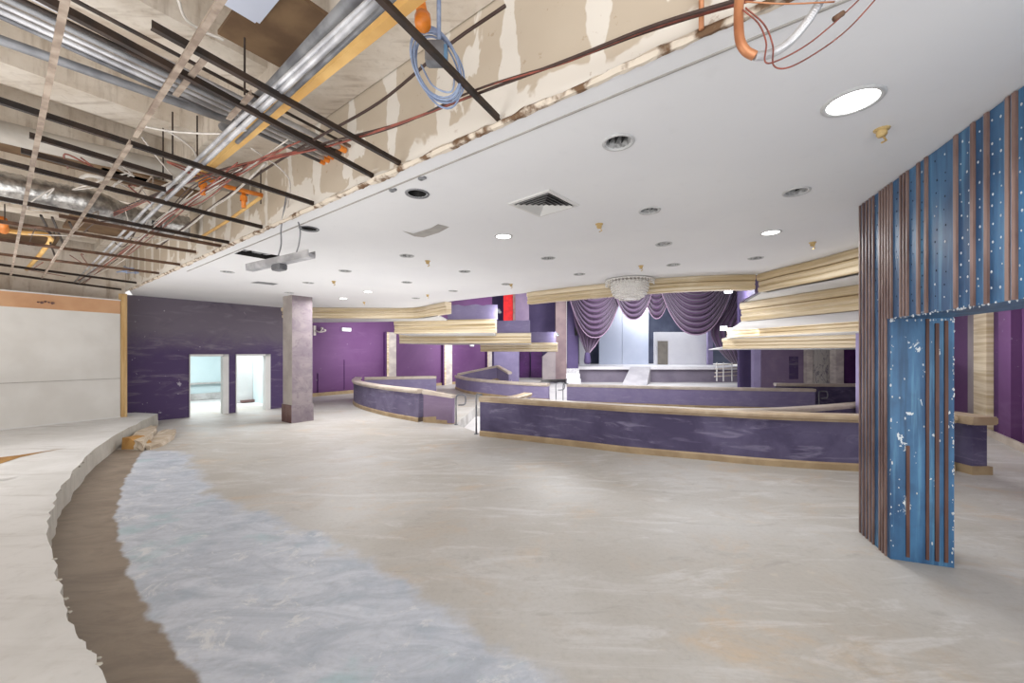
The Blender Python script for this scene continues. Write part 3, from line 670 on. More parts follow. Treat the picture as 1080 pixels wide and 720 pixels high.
# ceiling scar, linear slot, line of the corner bead
bm = bmesh.new()
for l in ([(424, 243), (436, 246), (455, 240), (462, 236), (474, 239), (463, 245), (447, 250), (437, 249)],):
    bm.faces.new([bm.verts.new(P(x, y, CE)-Vector((0, 0, .003))) for x, y in l])
tag(link('paint_scar', bm, M['seam']), 'grey scar of a removed vent on white ceiling', 'patch')
bm = bmesh.new(); bm.faces.new([bm.verts.new(P(x, y, CE)-Vector((0, 0, .003))) for x, y in [(264, 298), (272, 296.5), (294, 299), (288, 300.5)]])
tag(link('slot_diffuser', bm, M['greysteel']), 'thin dark linear slot in white ceiling beyond the dangling track', 'vent')
# opening with dangling track
t = thing('access_opening', 'dark rectangular ceiling opening with metal framing inside', 'opening', P(275, 269, CE))
bm = bmesh.new(); s3 = [Vector((p.x, p.y, CE)) for p in slot]; s4 = [p+Vector((0, 0, .3)) for p in s3]
for i in range(4): quad(bm, [s3[i], s3[(i+1) % 4], s4[(i+1) % 4], s4[i]])
quad(bm, s4); link('cavity', bm, M['black'], t)
for k in (.25, .5, .62, .8):
    bm = bmesh.new(); bar(bm, lerp(s3[0], s3[3], k*.8)+Vector((0, 0, .08)), lerp(s3[1], s3[2], k)+Vector((0, 0, .06)), .05, .03); link('inner_channel', bm, M['steel'], t)
ha, hb = D(263, 284, 4.9), D(329, 269.5, 4.5)
t = thing('dangling_track', 'galvanised metal track dangling crooked from two wires below ceiling', 'metal track', (ha+hb)/2)
bm = bmesh.new(); bar(bm, ha, hb, .09, .045); d = (hb-ha).normalized(); sd = d.cross(Vector((0, 0, 1))).normalized()
for k in (-1, 1): bar(bm, ha+sd*.045*k+Vector((0, 0, .03)), hb+sd*.045*k+Vector((0, 0, .03)), .006, .06)
link('channel', bm, M['steel'], t)
bm = bmesh.new(); m_ = lerp(ha, hb, .5); obox(bm, m_-Vector((0, 0, .055)), d*.07, sd*.05, (0, 0, .035)); bmesh.ops.bevel(bm, geom=bm.edges[:], offset=.01, segments=2); link('bracket', bm, M['greysteel'], t)
for k, top in ((.44, D(302, 206, 4.35)), (.73, D(303, 206, 4.35))):
    e = lerp(ha, hb, k); bm = bmesh.new(); mid = lerp(e, top, .55)+Vector((.1 if k > .6 else 0, 0, 0)); tube(bm, crv([e, lerp(e, mid, .5)+Vector((.03, 0, 0)), mid, top], 6), .008, 6); link('hanging_wire', bm, M['greysteel'], t, True)

# ------------------------------------------------------------------ BULKHEAD AND OPEN PLENUM
BZ = 4.12
bm = bmesh.new(); n0 = 60
for i in range(n0):
    s0, s1 = lerp(-4, 13.32, i/n0), lerp(-4, 13.32, (i+1)/n0); quad(bm, [ST(s0, tb, CE), ST(s1, tb, CE), ST(s1, tb, BZ+.3), ST(s0, tb, BZ+.3)])
struct(link('wall_bulkhead', bm, M['drywall']))
# torn plaster lip where the old ceiling met the bulkhead
bm = bmesh.new(); pts = []
NS = 420; rows = []
from mathutils import noise as mnoise
nz_ = lambda s, f, k: max(0, min(1, .5+.75*mnoise.noise(Vector((s*f, k, .3)))+.35*mnoise.noise(Vector((s*f*3.1, k, 4)))))
for i in range(NS):
    s = lerp(-.5, 12.8, i/(NS-1)); a = .004+.022*nz_(s, 4, 0); b = .006+.03*nz_(s, 3, 7)**2
    rows.append([bm.verts.new(ST(s, tb-.012-a, CE+.004+.012*nz_(s, 6, 2))), bm.verts.new(ST(s, tb-.012, CE-.004-.012*nz_(s, 5, 3))), bm.verts.new(ST(s, tb+b, CE-.006-random.uniform(0, .008))), bm.verts.new(ST(s, tb-.012, CE+.012+.03*nz_(s, 4, 9))), ])
for i in range(NS-1):
    for k in range(3): bm.faces.new((rows[i][k], rows[i][k+1], rows[i+1][k+1], rows[i+1][k])) if k < 2 else bm.faces.new((rows[i][0], rows[i+1][0], rows[i+1][3], rows[i][3]))
struct(link('trim_3', bm, M['torn']))
bm = bmesh.new(); bar(bm, ST(-.5, tb+.16, CE-.004), ST(9.0, tb+.16, CE-.004), .012, .008); struct(link('trim_4', bm, M['seam']))
for s in (2.08, 2.62):
    bm = bmesh.new(); c = ST({2.08: 2.62, 2.62: 3.02}[s], tb+.2, CE); lathe(bm, c, [(.026, .004), (.026, -.012), (.016, -.018), (.001, -.018)], 12); obox(bm, c+Vector((.02, -.012, -.008)), tuple(V*.03)+(0,), tuple(U*.012)+(0,), (0, 0, .01))
    tag(link('metal_bracket', bm, M['greysteel']), {2.08: 'small grey ceiling bracket on the white ceiling seam, nearer', 2.62: 'small grey ceiling bracket on white ceiling seam above the black hole'}[s], 'bracket')
# slab, beams, flat brown panels coloured dark for the coffer recesses
SZ = 4.75
bm = bmesh.new(); quad(bm, [ST(-4, -14, SZ), ST(14, -14, SZ), ST(14, tb+.4, SZ), ST(-4, tb+.4, SZ)]); struct(link('ceiling', bm, M['slab']))
BT = [(1.71, .56), (-.75, .5), (-2.9, .5), (-5.2, .5), (-7.6, .5), (-10, .5)]
for t0, w in BT:
    bm = bmesh.new(); a, b = ST(-4, t0, BZ+.32), ST(14, t0, BZ+.32); bar(bm, a, b, w, .66); struct(link('ceiling', bm, M['beam']))
for i, s0 in enumerate((.6, 2.3, 3.9, 5.6, 7.3, 9.0, 10.8, 12.5)):
    bm = bmesh.new(); bar(bm, ST(s0, -13, BZ+.42), ST(s0, 1.7, BZ+.42), .42, .62); struct(link('ceiling', bm, M['beam']))
for x, y, hv, hu in ((296, 34, .62, .42), (75, 172, .35, 1.1), (160, 196, .35, .8), (236, 222, .8, .4), (108, 240, 1.0, .7), (20, 250, 1.2, .8)):
    c = P(x, y, 4.07).to_2d(); bm = bmesh.new(); obox(bm, (c.x, c.y, 4.09), tuple(V*hv*.62)+(0,), tuple(U*hu*.62)+(0,), (0, 0, .015)); struct(link('ceiling', bm, M['coffer']))
bm = bmesh.new(); quad(bm, [ST(13.3, -14, 0), ST(13.3, tb, 0), ST(13.3, tb, SZ), ST(13.3, -14, SZ)]); struct(link('wall_back', bm, M['slab']))
def ibar(p, q, z, w, h, mat, name, label, cat, ext=(0, 0), zq=None, ang=True):
    a, b = P(*p, z), P(*q, z if zq is None else zq); d = (b-a).normalized(); a -= d*ext[0]; b += d*ext[1]
    bm = bmesh.new(); (angle_bar if ang else bar)(bm, a, b, w, h); return tag(link(name, bm, M[mat]), label, cat, cat+'s in the open ceiling')
ZB = 3.31
bars = [((405, 5), (530, 131), 'iron', 'black ceiling bar crossing behind the blue cable coil', (.6, 0)),
        ((160, 30), (427, 177), 'iron', 'black ceiling bar reaching bulkhead right of the conduit ends', (0, 0)),
        ((42, 0), (400, 191), 'iron', 'wide black ceiling bar running beside the conduit bundle', (.4, 0)),
        ((0, 109), (333, 217), 'iron', 'black ceiling bar just below the conduit bundle and orange sprinkler', (.6, 0)),
        ((0, 172), (277, 241), 'iron', 'black ceiling bar just above the foil duct', (.6, 0)),
        ((0, 211), (242, 257), 'iron', 'black ceiling bar along lower side of the foil duct', (.6, 0)),
        ((62, 229), (235, 261), 'rust', 'rusty brown ceiling bar below the foil duct', (0, 0)),
        ((0, 235), (207, 267), 'rust', 'brown ceiling bar above the orange pipe at far left', (.8, 0)),
        ((0, 254), (190, 280), 'rust', 'brown ceiling bar fourth from the white board wall', (.8, 0)),
        ((0, 269), (168, 289), 'rust', 'brown ceiling bar third from the white board wall', (.8, 0)),
        ((0, 280), (144, 299), 'iron', 'dark ceiling bar second from the white board wall', (.8, 0)),
        ((0, 289), (128, 306), 'iron', 'dark ceiling bar nearest the white board wall', (.8, 0)),
        ((31, 145), (182, 190), 'iron', 'thin short black bar above the grey round duct', (0, 0)),
        ((22, 161), (175, 202), 'iron', 'thin short black bar below the grey round duct', (0, 0))]
for p, q, mt, l, ex_ in bars: ibar(p, q, ZB, .03, .04, mt, 'grid_bar', l, 'ceiling bar', ex_)
for p, q, l, e in (((69, 0), (12, 287), 'pale bare grid runner nearest left edge of the photo', (.5, .5)), ((234, 0), (141, 147), 'pale bare grid runner crossing the conduit bundle', (.4, -.05)), ((139, 150), (45, 292), 'pale bare grid runner crossing the foil duct', (-.05, .2))):
    ibar(p, q, ZB-.05, .027, .04, 'tbar', 'grid_runner', l, 'grid runner', e)
for p, q, l in (((216, 62), (185, 101), 'short pale hanger strut across conduit bundle, left one'), ((265, 100), (241, 126), 'short pale hanger strut across conduit bundle, right one')):
    ibar(p, q, ZB+.02, .03, .03, 'tbar', 'hanger_strut', l, 'hanger strut')
# pipes running along u: conduit bundle
def itube(pts, z, r, mat, name, label, cat, ext=(0, 0), seg=10, group=None, smooth=True):
    ps = [P(x, y, (z if not isinstance(z, (list, tuple)) else z[i])) for i, (x, y) in enumerate(pts)]
    d0 = (ps[0]-ps[1]).normalized(); d1 = (ps[-1]-ps[-2]).normalized(); ps[0] = ps[0]+d0*ext[0]; ps[-1] = ps[-1]+d1*ext[1]
    bm = bmesh.new(); tube(bm, ps, r, seg); return tag(link(name, bm, M[mat], None, smooth), label, cat, group or cat+'s in the open ceiling')
cb = [((0, 17), (342, 172), .016, 'greysteel', 'grey conduit of the bundle, lowest in the photo'), ((0, 11), (346, 169), .02, 'steel', 'bright conduit of the bundle, second lowest'), ((0, 4), (350, 166), .016, 'steel', 'bright conduit of the bundle, third lowest'),
      ((14, 2), (354, 163.5), .02, 'greysteel', 'grey conduit of the bundle, fourth lowest'), ((22, 0), (358, 161), .014, 'iron', 'black conduit in middle of the bundle'), ((48, 3), (363, 158), .022, 'steel', 'thick bright conduit of the bundle, uppermost'), ((78, 0), (368, 153.5), .012, 'iron', 'thin dark pipe just above the conduit bundle')]
for p, q, r, mt, l in cb:
    o = itube([p, q], 3.68, r, mt, 'conduit', l, 'conduit', (.8, 0))
    e = P(*q, 3.68); d = (P(*q, 3.68)-P(*p, 3.68)).normalized(); bm = bmesh.new(); tube(bm, [e-d*.05, e+d*.012], r*1.25, 10)
    c_ = link('end_bushing', bm, M['orangepipe'] if mt != 'iron' else M['rust'], o); c_.matrix_parent_inverse = Matrix()
    c_['label'] = 'red orange end bushing'
itube([(0, 42), (252, 131)], 3.6, .028, 'greysteel', 'conduit', 'dark grey pipe running alone below the conduit bundle', 'conduit', (.8, .1))
# ducts
itube([(-10, 136), (80, 158), (200, 184), (262, 198)], 3.85, .10, 'duct', 'round_duct', 'smooth grey round duct between black bars', 'duct', (.5, 0), 18)
ps = crv([P(x, y, 3.75) for x, y in [(-30, 191), (10, 198), (60, 208), (100, 216), (130, 228), (170, 236), (200, 241)]], 12)
bm = bmesh.new(); tube(bm, ps, .17, 18, ribs=.07); tag(link('foil_duct', bm, M['foil'], None, True), 'crinkled silver foil duct sagging between ceiling bars', 'duct')
bm = bmesh.new(); q0 = P(262, 2, 4.0); obox(bm, q0+Vector((0, .0, .1)), tuple(U*.13)+(0,), tuple(V*.2)+(0,), (0, 0, .06)); bmesh.ops.bevel(bm, geom=bm.edges[:], offset=.02, segments=2)
tag(link('duct_box', bm, M['stagepanel']), 'pale blue square duct box under brown coffer at top', 'duct')
# pipes along v
itube([(400, 0), (250, 139), (160, 225), (72, 309)], 3.36, .017, 'steel', 'conduit', 'bright silver conduit running long diagonal toward the white board wall', 'conduit', (.5, 0), 12)
itube([(391, 0), (245, 133), (152, 222), (70, 306)], 3.38, .014, 'steel', 'conduit', 'thin silver conduit paired left of the long diagonal one', 'conduit', (.5, 0))
itube([(410, 2), (330, 76), (250, 150)], 3.42, .015, 'greysteel', 'conduit', 'grey conduit between silver diagonal and yellow strut', 'conduit', (.5, 0))
itube([(372, 0), (286, 92), (250, 122)], 3.8, .038, 'greysteel', 'pipe', 'thick grey pipe behind the silver diagonal conduits', 'pipe', (.5, .3), 14)
ibar((433, 0), (205, 188), 3.5, .05, .06, 'yellow', 'yellow_strut', 'yellow timber strut running diagonal beside silver conduits', 'strut', (.5, 0), None, False)
def ptube(bm, pts, r, n=6, seg=8): tube(bm, crv(pts, n), r, seg)
# orange sprinkler pipes
t = thing('sprinkler_pipe', 'orange sprinkler drop hanging from beam near blue cable coil', 'sprinkler pipe', P(445, 12, 3.7))
bm = bmesh.new(); a = P(443, 0, 3.8); tube(bm, [a+Vector((0, 0, .25)), a, P(446, 20, 3.55)], .03, 10); link('drop_pipe', bm, M['orangepipe'], t, True)
bm = bmesh.new(); tube(bm, [P(446, 18, 3.56), P(446, 26, 3.5)], .042, 10); link('coupling', bm, M['orangepipe'], t, True)
t = thing('sprinkler_pipe', 'orange sprinkler branch with two drops by the taped bulkhead', 'sprinkler pipe', P(235, 190, 3.5))
bm = bmesh.new(); tube(bm, [P(207, 184, 3.5), P(240, 197, 3.5), P(277, 206, 3.5)], .022, 10); link('branch_pipe', bm, M['orangepipe'], t, True)
for x, y in ((257, 202), (214, 187)):
    bm = bmesh.new(); a = P(x, y, 3.5); tube(bm, [a, a-Vector((0, 0, .17))], .022, 10); lathe(bm, a-Vector((0, 0, .1)), [(.034, 0), (.034, .05)], 10); link('drop_pipe', bm, M['orangepipe'], t, True)
bm = bmesh.new(); tube(bm, [P(275, 208, 3.5), P(240, 233, 3.5), P(212, 250, 3.5)], .018, 8); link('feed_pipe', bm, M['yellow'], t, True)
t = thing('sprinkler_pipe', 'orange pipe with elbow above the white board wall at far left', 'sprinkler pipe', P(30, 240, 3.6))
bm = bmesh.new(); tube(bm, crv([P(-20, 238, 3.5), P(20, 245, 3.5), P(53, 249, 3.5), P(45, 265, 3.5), P(28, 284, 3.5)], 5), .03, 10); link('elbow_pipe', bm, M['yellow'], t, True)
bm = bmesh.new(); tube(bm, [P(2, 232, 3.5), P(4, 243, 3.5)], .05, 10); link('coupling', bm, M['orangepipe'], t, True)
# wires
t = thing('wire_bundle', 'red brown wire bundle swagged across the bulkhead and conduit ends', 'wires', P(560, 75, 3.4))
base_ = [(900, -40, 3.24), (790, -2, 3.29), (690, 29, 3.33), (600, 64, 3.36), (500, 98, 3.36), (420, 130, 3.36), (345, 152, 3.36), (290, 166, 3.38), (215, 184, 3.42), (120, 225, 3.4)]
for k, (mt, r) in enumerate((('wire_dark', .008), ('wire_red', .007), ('wire_red', .006), ('wire_dark', .006), ('wire_red', .005))):
    pts = [P(x, y+random.uniform(-2.6, 2.6), z+random.uniform(-.012, .012)) for x, y, z in base_]
    bm = bmesh.new(); ptube(bm, pts, r, 8, 6); link('wire', bm, M[mt], t, True)
t = thing('hanging_cable', 'dark cable from bulkhead top down to the sprinkler branch', 'cable', P(430, 75, 3.7))
bm = bmesh.new(); ptube(bm, [P(533, 6, 3.75), P(470, 50, 3.72), P(400, 108, 3.66), P(330, 148, 3.55), P(270, 185, 3.5), P(218, 222, 3.5), P(165, 262, 3.45)], .010, 6); link('cable', bm, M['wire_dark'], t, True)
bm = bmesh.new(); ptube(bm, [P(280, 172, 3.5), P(245, 205, 3.45), P(225, 218, 3.45), P(190, 245, 3.45), P(155, 262, 3.45)], .011, 6); link('pale_cable', bm, M['wire_white'], t, True)
t = thing('loose_wires', 'pale looping loose wires over left open ceiling', 'wires', P(150, 130, 3.4))
for pts in ([(150, 133), (185, 139), (235, 141), (260, 137)], [(150, 145), (165, 165), (182, 185), (195, 200)], [(188, 0), (196, 20), (215, 33), (236, 42)], [(85, 190), (90, 184), (105, 186), (112, 190)], [(148, 197), (155, 208), (160, 222), (152, 240)], [(265, 156), (298, 180), (306, 200), (298, 238)], [(30, 247), (90, 249), (160, 251), (205, 255)], [(75, 309), (120, 268), (140, 240), (165, 205)], [(175, 137), (195, 150), (206, 162), (208, 180)]):
    bm = bmesh.new(); ptube(bm, [P(x, y, 3.42) for x, y in pts], .007, 8, 6); link('loose_wire', bm, M['wire_white'], t, True)
t2 = thing('data_cables', 'thin red and white cables tangled along the long silver conduit', 'cables', P(160, 225, 3.4))
for k in range(12):
    mt = ('wire_red', 'wire_white', 'wire_white', 'wire_red', 'wire_dark')[k % 5]; off = random.uniform(-9, 9)
    q_ = [(330-k*3+off, 150+random.uniform(-6, 6)), (255+off, 178+random.uniform(-7, 7)), (205+off, 205+random.uniform(-8, 8)), (165+off, 235+random.uniform(-8, 8)), (125+off, 270+random.uniform(-6, 6)), (85+off*.6, 298+random.uniform(-3, 3))]
    a_ = random.choice((0, 0, 1, 2)); b_ = random.choice((6, 6, 5)); bm = bmesh.new(); ptube(bm, [P(x, y, 3.38+random.uniform(-.05, .05)) for x, y in q_[a_:b_]], .0055, 6, 6); link('cable', bm, M[mt], t2, True)
for k in range(26):
    x, y = random.uniform(5, 250), random.uniform(165, 285)
    if y < 372-681*1.5/12.0 and x*.6+y > 330: continue
    q_ = [(x, y), (x+random.uniform(-14, 18), y+random.uniform(-10, 12)), (x+random.uniform(-22, 30), y+random.uniform(-12, 20)), (x+random.uniform(-30, 44), y+random.uniform(-16, 22))]
    if max(p[1] for p in q_) > 297 or max(p[0]*.43+p[1] for p in q_) > 345: continue
    bm = bmesh.new(); ptube(bm, [P(px_, py_, random.uniform(3.36, 3.5)) for px_, py_ in q_], .0065, 6, 6); link('loose_wire', bm, M[random.choice(('wire_white', 'wire_white', 'wire_dark', 'wire_red', 'tbar'))], t, True)
for i, (p, q, l) in enumerate((((43, 227), (54, 248), 'short black hanger strap left of the rusty bar, first of three'), ((55, 229), (68, 260), 'short black hanger strap left of the rusty bar, second of three'), ((73, 234), (79, 247), 'short black hanger strap left of the rusty bar, third of three'), ((53, 256), (58, 270), 'short black strap above far orange pipe elbow'))):
    ibar(p, q, 3.45, .02, .02, 'iron', 'hanger_strap', l, 'hanger strap', (0, 0), None, False)
bm = bmesh.new(); ptube(bm, [P(x, y, 3.4) for x, y in ((85, 193), (87, 187), (94, 185), (104, 186.5), (112, 189))], .017, 6, 10); tag(link('bent_pipe', bm, M['wire_white'], None, True), 'white bent pipe stub on end of the pale grid runner', 'pipe')
bm = bmesh.new(); o3 = P(135, 284, 3.38)
for k in range(4): ptube(bm, [o3+Vector((random.uniform(-.14, .14), random.uniform(-.1, .1), random.uniform(-.08, .05))) for _ in range(5)], .008, 6, 6)
tag(link('cable_knot', bm, M['wire_blue'], None, True), 'tangled blue cable knot hanging near the far white wall end', 'cable')
bm = bmesh.new(); tube(bm, [P(x, y, 3.4) for x, y in ((161, 242), (161, 233), (170, 234), (170, 243))], .010, 6); tag(link('pipe_hanger', bm, M['black']), 'black square pipe hanger bracket over the foil duct end', 'bracket')
for i, (px, y0, y1) in enumerate(((182, 118, 165), (208, 122, 172), (258, 40, 100), (172, 135, 190), (275, 178, 215), (5, 215, 235))):
    a = P(px, y1, 3.45); bm = bmesh.new(); tube(bm, [a, Vector((a.x, a.y, min(SZ-.02, H+(HY-y0)/F*a.y)))], .006, 6)
    tag(link('hanger_wire', bm, M['iron']), ['dark hanger wire left of the round duct centre', 'dark hanger wire by crossing of silver conduits', 'dark hanger wire under the brown coffer', 'thick dark hanger rod beside pale loop of wire', 'thin hanger wire over orange sprinkler branch', 'short hanger wire at left edge of the photo'][i], 'wire', 'hanger wires in the open ceiling')
# blue cable coil on junction box
jc = P(459, 57, 3.42); t = thing('junction_box', 'dark grey junction box hung on a conduit under the near ceiling bar', 'junction box', jc)
bm = bmesh.new(); obox(bm, jc, (.05, 0, 0), (0, .03, 0), (0, 0, .055)); bmesh.ops.bevel(bm, geom=bm.edges[:], offset=.008, segments=2); link('box', bm, M['greysteel'], t)
bm = bmesh.new(); tube(bm, [jc+Vector((.02, 0, .05)), jc+Vector((.02, 0, 1.0))], .012, 10); link('conduit_stem', bm, M['wire_blue'], t, True)
bm = bmesh.new(); obox(bm, jc+Vector((.055, 0, -.01)), (.012, 0, 0), (0, .02, 0), (0, 0, .05)); link('switch_tab', bm, M['bluelight'], t)
bm = bmesh.new(); cc = P(461, 72, 3.39)
for k in range(6):
    rx, ry = .122+random.uniform(-.012, .012), .16+random.uniform(-.015, .015); o_ = Vector((random.uniform(-.01, .01), random.uniform(-.03, .03), random.uniform(-.012, .012)))
    pts = [cc+o_+Vector((rx*math.cos(2*math.pi*i/28+k), -.05*math.sin(2*math.pi*i/28+k), ry*math.sin(2*math.pi*i/28+k)))+Vector((-.25*ry*math.sin(2*math.pi*i/28+k), 0, 0)) for i in range(28+(0 if k else 1))]
    tube(bm, pts+[pts[0]], .0055, 6)
ptube(bm, [cc+Vector((.03, 0, .03)), cc+Vector((.09, 0, -.02)), cc+Vector((.08, 0, -.13)), cc+Vector((-.02, 0, -.1)), cc+Vector((-.09, 0, .02))], .005)
tag(link('cable_coil', bm, M['wire_blue'], None, True), 'blue grey coil of cable looped over the junction box', 'cable coil')
# flexible conduit loop at top right
t = thing('flexible_conduit', 'copper pipe and ribbed silver flex looping down at torn ceiling edge', 'conduit', P(790, 40, 3.2))
Yf = 1.5
bm = bmesh.new(); ptube(bm, [D(781, -14, Yf), D(779, 12, Yf), D(780, 40, Yf), D(786, 53, Yf), D(796, 59, Yf)], .017, 8, 12); link('copper_pipe', bm, M['copper'], t, True)
bm = bmesh.new(); tube(bm, crv([D(796, 59.5, Yf), D(812, 57, Yf), D(832, 45, Yf), D(852, 22, Yf), D(872, -10, Yf)], 24), .0135, 10, ribs=.22); link('ribbed_flex', bm, M['steel'], t)
for pts, mt in (([(783, 10), (800, 25), (808, 45), (807, 65), (820, 64), (850, 48), (880, 24), (912, -6)], 'wire_red'), ([(786, 8), (806, 26), (815, 48), (816, 69), (832, 71), (862, 55), (895, 30), (930, -8)], 'wire_red'), ([(786, 2), (830, 4), (880, 2)], 'copper')):
    bm = bmesh.new(); ptube(bm, [D(x, y, Yf-.03) for x, y in pts], .0028, 8, 6); link('loose_wire', bm, M[mt], t, True)
bm = bmesh.new(); a, b = D(880, 20, Yf-.03), D(889, 14, Yf-.03); tube(bm, [a, lerp(a, b, .5), b], .010, 8); link('wire_nut', bm, M['rust'], t, True)
bm = bmesh.new(); a, b = ST(-.15, tb-.02, CE+.02), ST(-1.0, tb-.02, CE+.02)
bm.free()
bm = bmesh.new(); a = ST(.39, tb-.04, CE+.0); tube(bm, [a, a+Vector((0, 0, .8))], .012, 8); tag(link('copper_riser', bm, M['copper'], None, True), 'short copper riser pipe against bulkhead left of the copper and flex loop', 'pipe')

# ------------------------------------------------------------------ GOLD CORNICES, SOFFITS
def cornice(path, z1, z0, label, n=5, out=.10, mat=M['gold'], side=1):
    """stepped cornice: three mouldings, the top one proudest; the near side of the path is side=+1 right-hand"""
    p3 = crv([Vector((p[0], p[1], 0)) for p in path], n) if n > 1 else [Vector((p[0], p[1], 0)) for p in path]
    t = thing('gold_cornice', label, 'cornice', (path[0][0], path[0][1], z0)); h = z1-z0
    for nm, a, b, o, o2 in (('top_moulding', .62, 1.0, out, out*1.15), ('middle_moulding', .3, .62, out*.55, out*.8), ('bottom_moulding', 0, .3, out*.75, out*.9)):
        bm = bmesh.new(); za, zb = z0+h*a, z0+h*b
        sweep(bm, p3, [(-.1*side, za), (o*side, za), (o2*side, za+(zb-za)*.35), (o2*side, za+(zb-za)*.8), (o*.9*side, zb), (-.1*side, zb)]); link(nm, bm, mat, t)
    return t
def soffit(name, pts, z, mat=M['white']):
    bm = bmesh.new(); prism(bm, pts, z, z+.05); bmesh.ops.triangulate(bm, faces=[f for f in bm.faces if len(f.verts) > 4]); return struct(link(name, bm, mat))
GH = .34
E = EDGE
cornice([E[0], E[1], E[2], E[3], E[4], (-1.85, 11.45)], CE, CE-GH, 'gold cornice under white ceiling at far left', 4, .1)
cornice([(.42, 9.72), E[8], E[9], E[10], E[11], (4.6, 7.5)], CE, CE-GH*.82, 'gold cornice along centre ceiling edge behind the chandelier', 5, .08)
cornice([(4.72, 7.42), E[13], E[14], E[15], E[16], E[17]], CE, CE-GH, 'gold cornice at right stepping down from the white ceiling', 4, .1)
# right tiers
r1 = [(4.72, 7.42), (4.78, 6.84), (4.9, 6.25), (4.95, 5.6), (5.05, 4.6)]
r2 = [(5.32, 9.0), (5.56, 7.95), (5.75, 7.2), (5.9, 6.5), (6.05, 5.4)]
soffit('ceiling', r1+[(6.05, 4.8)]+r2[::-1], CE-GH)
cornice(r2, 2.95, 2.52, 'wide gold cornice at right, second tier down', 5, .12)
r3 = [(7.2, 13.0), (7.45, 11.6), (7.7, 10.2), (8.05, 8.8)]
soffit('ceiling', r2[:4]+r3[::-1], 2.52)
cornice(r3, 2.62, 2.3, 'gold cornice at right, third tier down', 5, .12)
r4 = [(7.35, 13.6), (7.9, 12.4), (8.7, 11.2), (9.4, 10.0)]
cornice(r4, 2.3, 1.94, 'lowest gold cornice at right above the mauve panel', 5, .12)
soffit('ceiling', r3+r4[::-1], 2.28)
soffit('ceiling', r4+[(12.5, 12.5), (20, 23), (12, 24)], 1.98)
def upright(name, a, b, z0, z1, mat, label, cat='panel', th=.05, jag=0, parent=None):
    a, b = Vector(a).to_2d(), Vector(b).to_2d(); bm = bmesh.new(); n = Vector(((b-a).y, -(b-a).x)).normalized()*th; K = 14 if jag else 1
    f, bk = [], []
    for i in range(K+1):
        p = a+(b-a)*i/K; zz = z1+(random.uniform(-jag, jag) if jag else 0)
        f.append((bm.verts.new((p.x, p.y, z0)), bm.verts.new((p.x, p.y, zz)))); q = p-n; bk.append((bm.verts.new((q.x, q.y, z0)), bm.verts.new((q.x, q.y, zz))))
    for i in range(K):
        bm.faces.new((f[i][0], f[i+1][0], f[i+1][1], f[i][1])); bm.faces.new((bk[i+1][0], bk[i][0], bk[i][1], bk[i+1][1])); bm.faces.new((f[i][1], f[i+1][1], bk[i+1][1], bk[i][1])); bm.faces.new((f[i+1][0], f[i][0], bk[i][0], bk[i+1][0]))
    bm.faces.new((f[0][0], f[0][1], bk[0][1], bk[0][0])); bm.faces.new((f[K][1], f[K][0], bk[K][0], bk[K][1]))
    o = link(name, bm, mat, parent)
    return o if parent is not None else tag(o, label, cat)
upright('parapet', D(784, 320, 9.1), D(808, 318, 8.8), 2.93, 3.32, M['mauve'], 'pale mauve end parapet on the second right cornice', 'parapet')
upright('parapet', (4.75, 7.6), (5.2, 8.95), 2.95, CE+.3, M['purple_far'], 'dark purple bulkhead end behind corner of right cornice', 'parapet')
# left tiers
l2 = [(-4.25, 14.36), (-3.4, 14.22), (-2.4, 14.05), (-.55, 13.7)]
t2 = cornice(l2, 2.97, 2.5, 'gold cornice at left, second tier, with torn purple parapet', 5, .12)
upright('parapet', D(472, 330, 13.98), D(524.5, 330, 13.68), 2.95, 3.48, M['purple_hi'], '', jag=.03, parent=t2)
soffit('ceiling', [(-7.6, 12.95), (-6.6, 12.95), (-4.6, 13.05), (-3.2, 13.0), (-2.3, 12.0), (-2.3, 14.05), (-4.2, 14.35), (-7.9, 14.9)], CE-GH)
l3 = [(-4.8, 16.9), (-2.6, 16.7), (-.9, 16.4), (.78, 16.2)]
t3 = cornice(l3, 2.62, 2.2, 'gold cornice at left, third tier, with plain purple parapet', 5, .12)
upright('parapet', D(524, 345, 16.4), D(559, 345, 16.2), 2.62, 3.14, M['purple_hi'], '', parent=t3)
soffit('ceiling', l2[:3]+[(-.65, 13.75), (-.65, 16.35), (-.9, 16.4), (-2.6, 16.7), (-4.25, 16.85)], 2.5)
l4 = [(-1.5, 19.0), (.2, 18.7), (2.12, 18.3)]
t4 = cornice(l4, 2.28, 1.86, 'lowest gold cornice at left, nearest the stage column', 5, .12)
upright('parapet', D(560, 355, 18.6), D(586, 355, 18.3), 2.28, 2.78, M['purple_hi'], '', jag=.02, parent=t4)
soffit('ceiling', l3[:3]+[(.75, 16.25), (.9, 18.5), (.2, 18.7), (-1.5, 19.0), (-3.6, 20)], 2.2)
# flood lights
def flood(c, label, face=(0, -1, 0), arm=None, s=.11):
    c = Vector(c); t = thing('flood_light', label, 'flood light', c, 'flood lights over the dance floor'); f = Vector(face).normalized(); r = f.cross(Vector((0, 0, 1))).normalized(); u = r.cross(f)
    bm = bmesh.new(); obox(bm, c, r*s, f*.04, u*s*.7); bmesh.ops.bevel(bm, geom=bm.edges[:], offset=.015, segments=2); hs_ = link('housing', bm, M['greysteel'], t)
    bm = bmesh.new(); obox(bm, c+f*.042, r*s*.85, f*.004, u*s*.55); link('lens', bm, M['flood'], hs_)
    if arm is not None:
        bm = bmesh.new(); tube(bm, crv([c-f*.03, (c+Vector(arm))/2+Vector((0, 0, .04)), Vector(arm)], 4), .018, 8); link('arm', bm, M['greysteel'], t, True)
flood(D(768, 306, 8.6), 'bright flood light over right swag, under the centre cornice corner', (-.3, -1, -.4), (4.76, 7.62, CE-.05), .085)
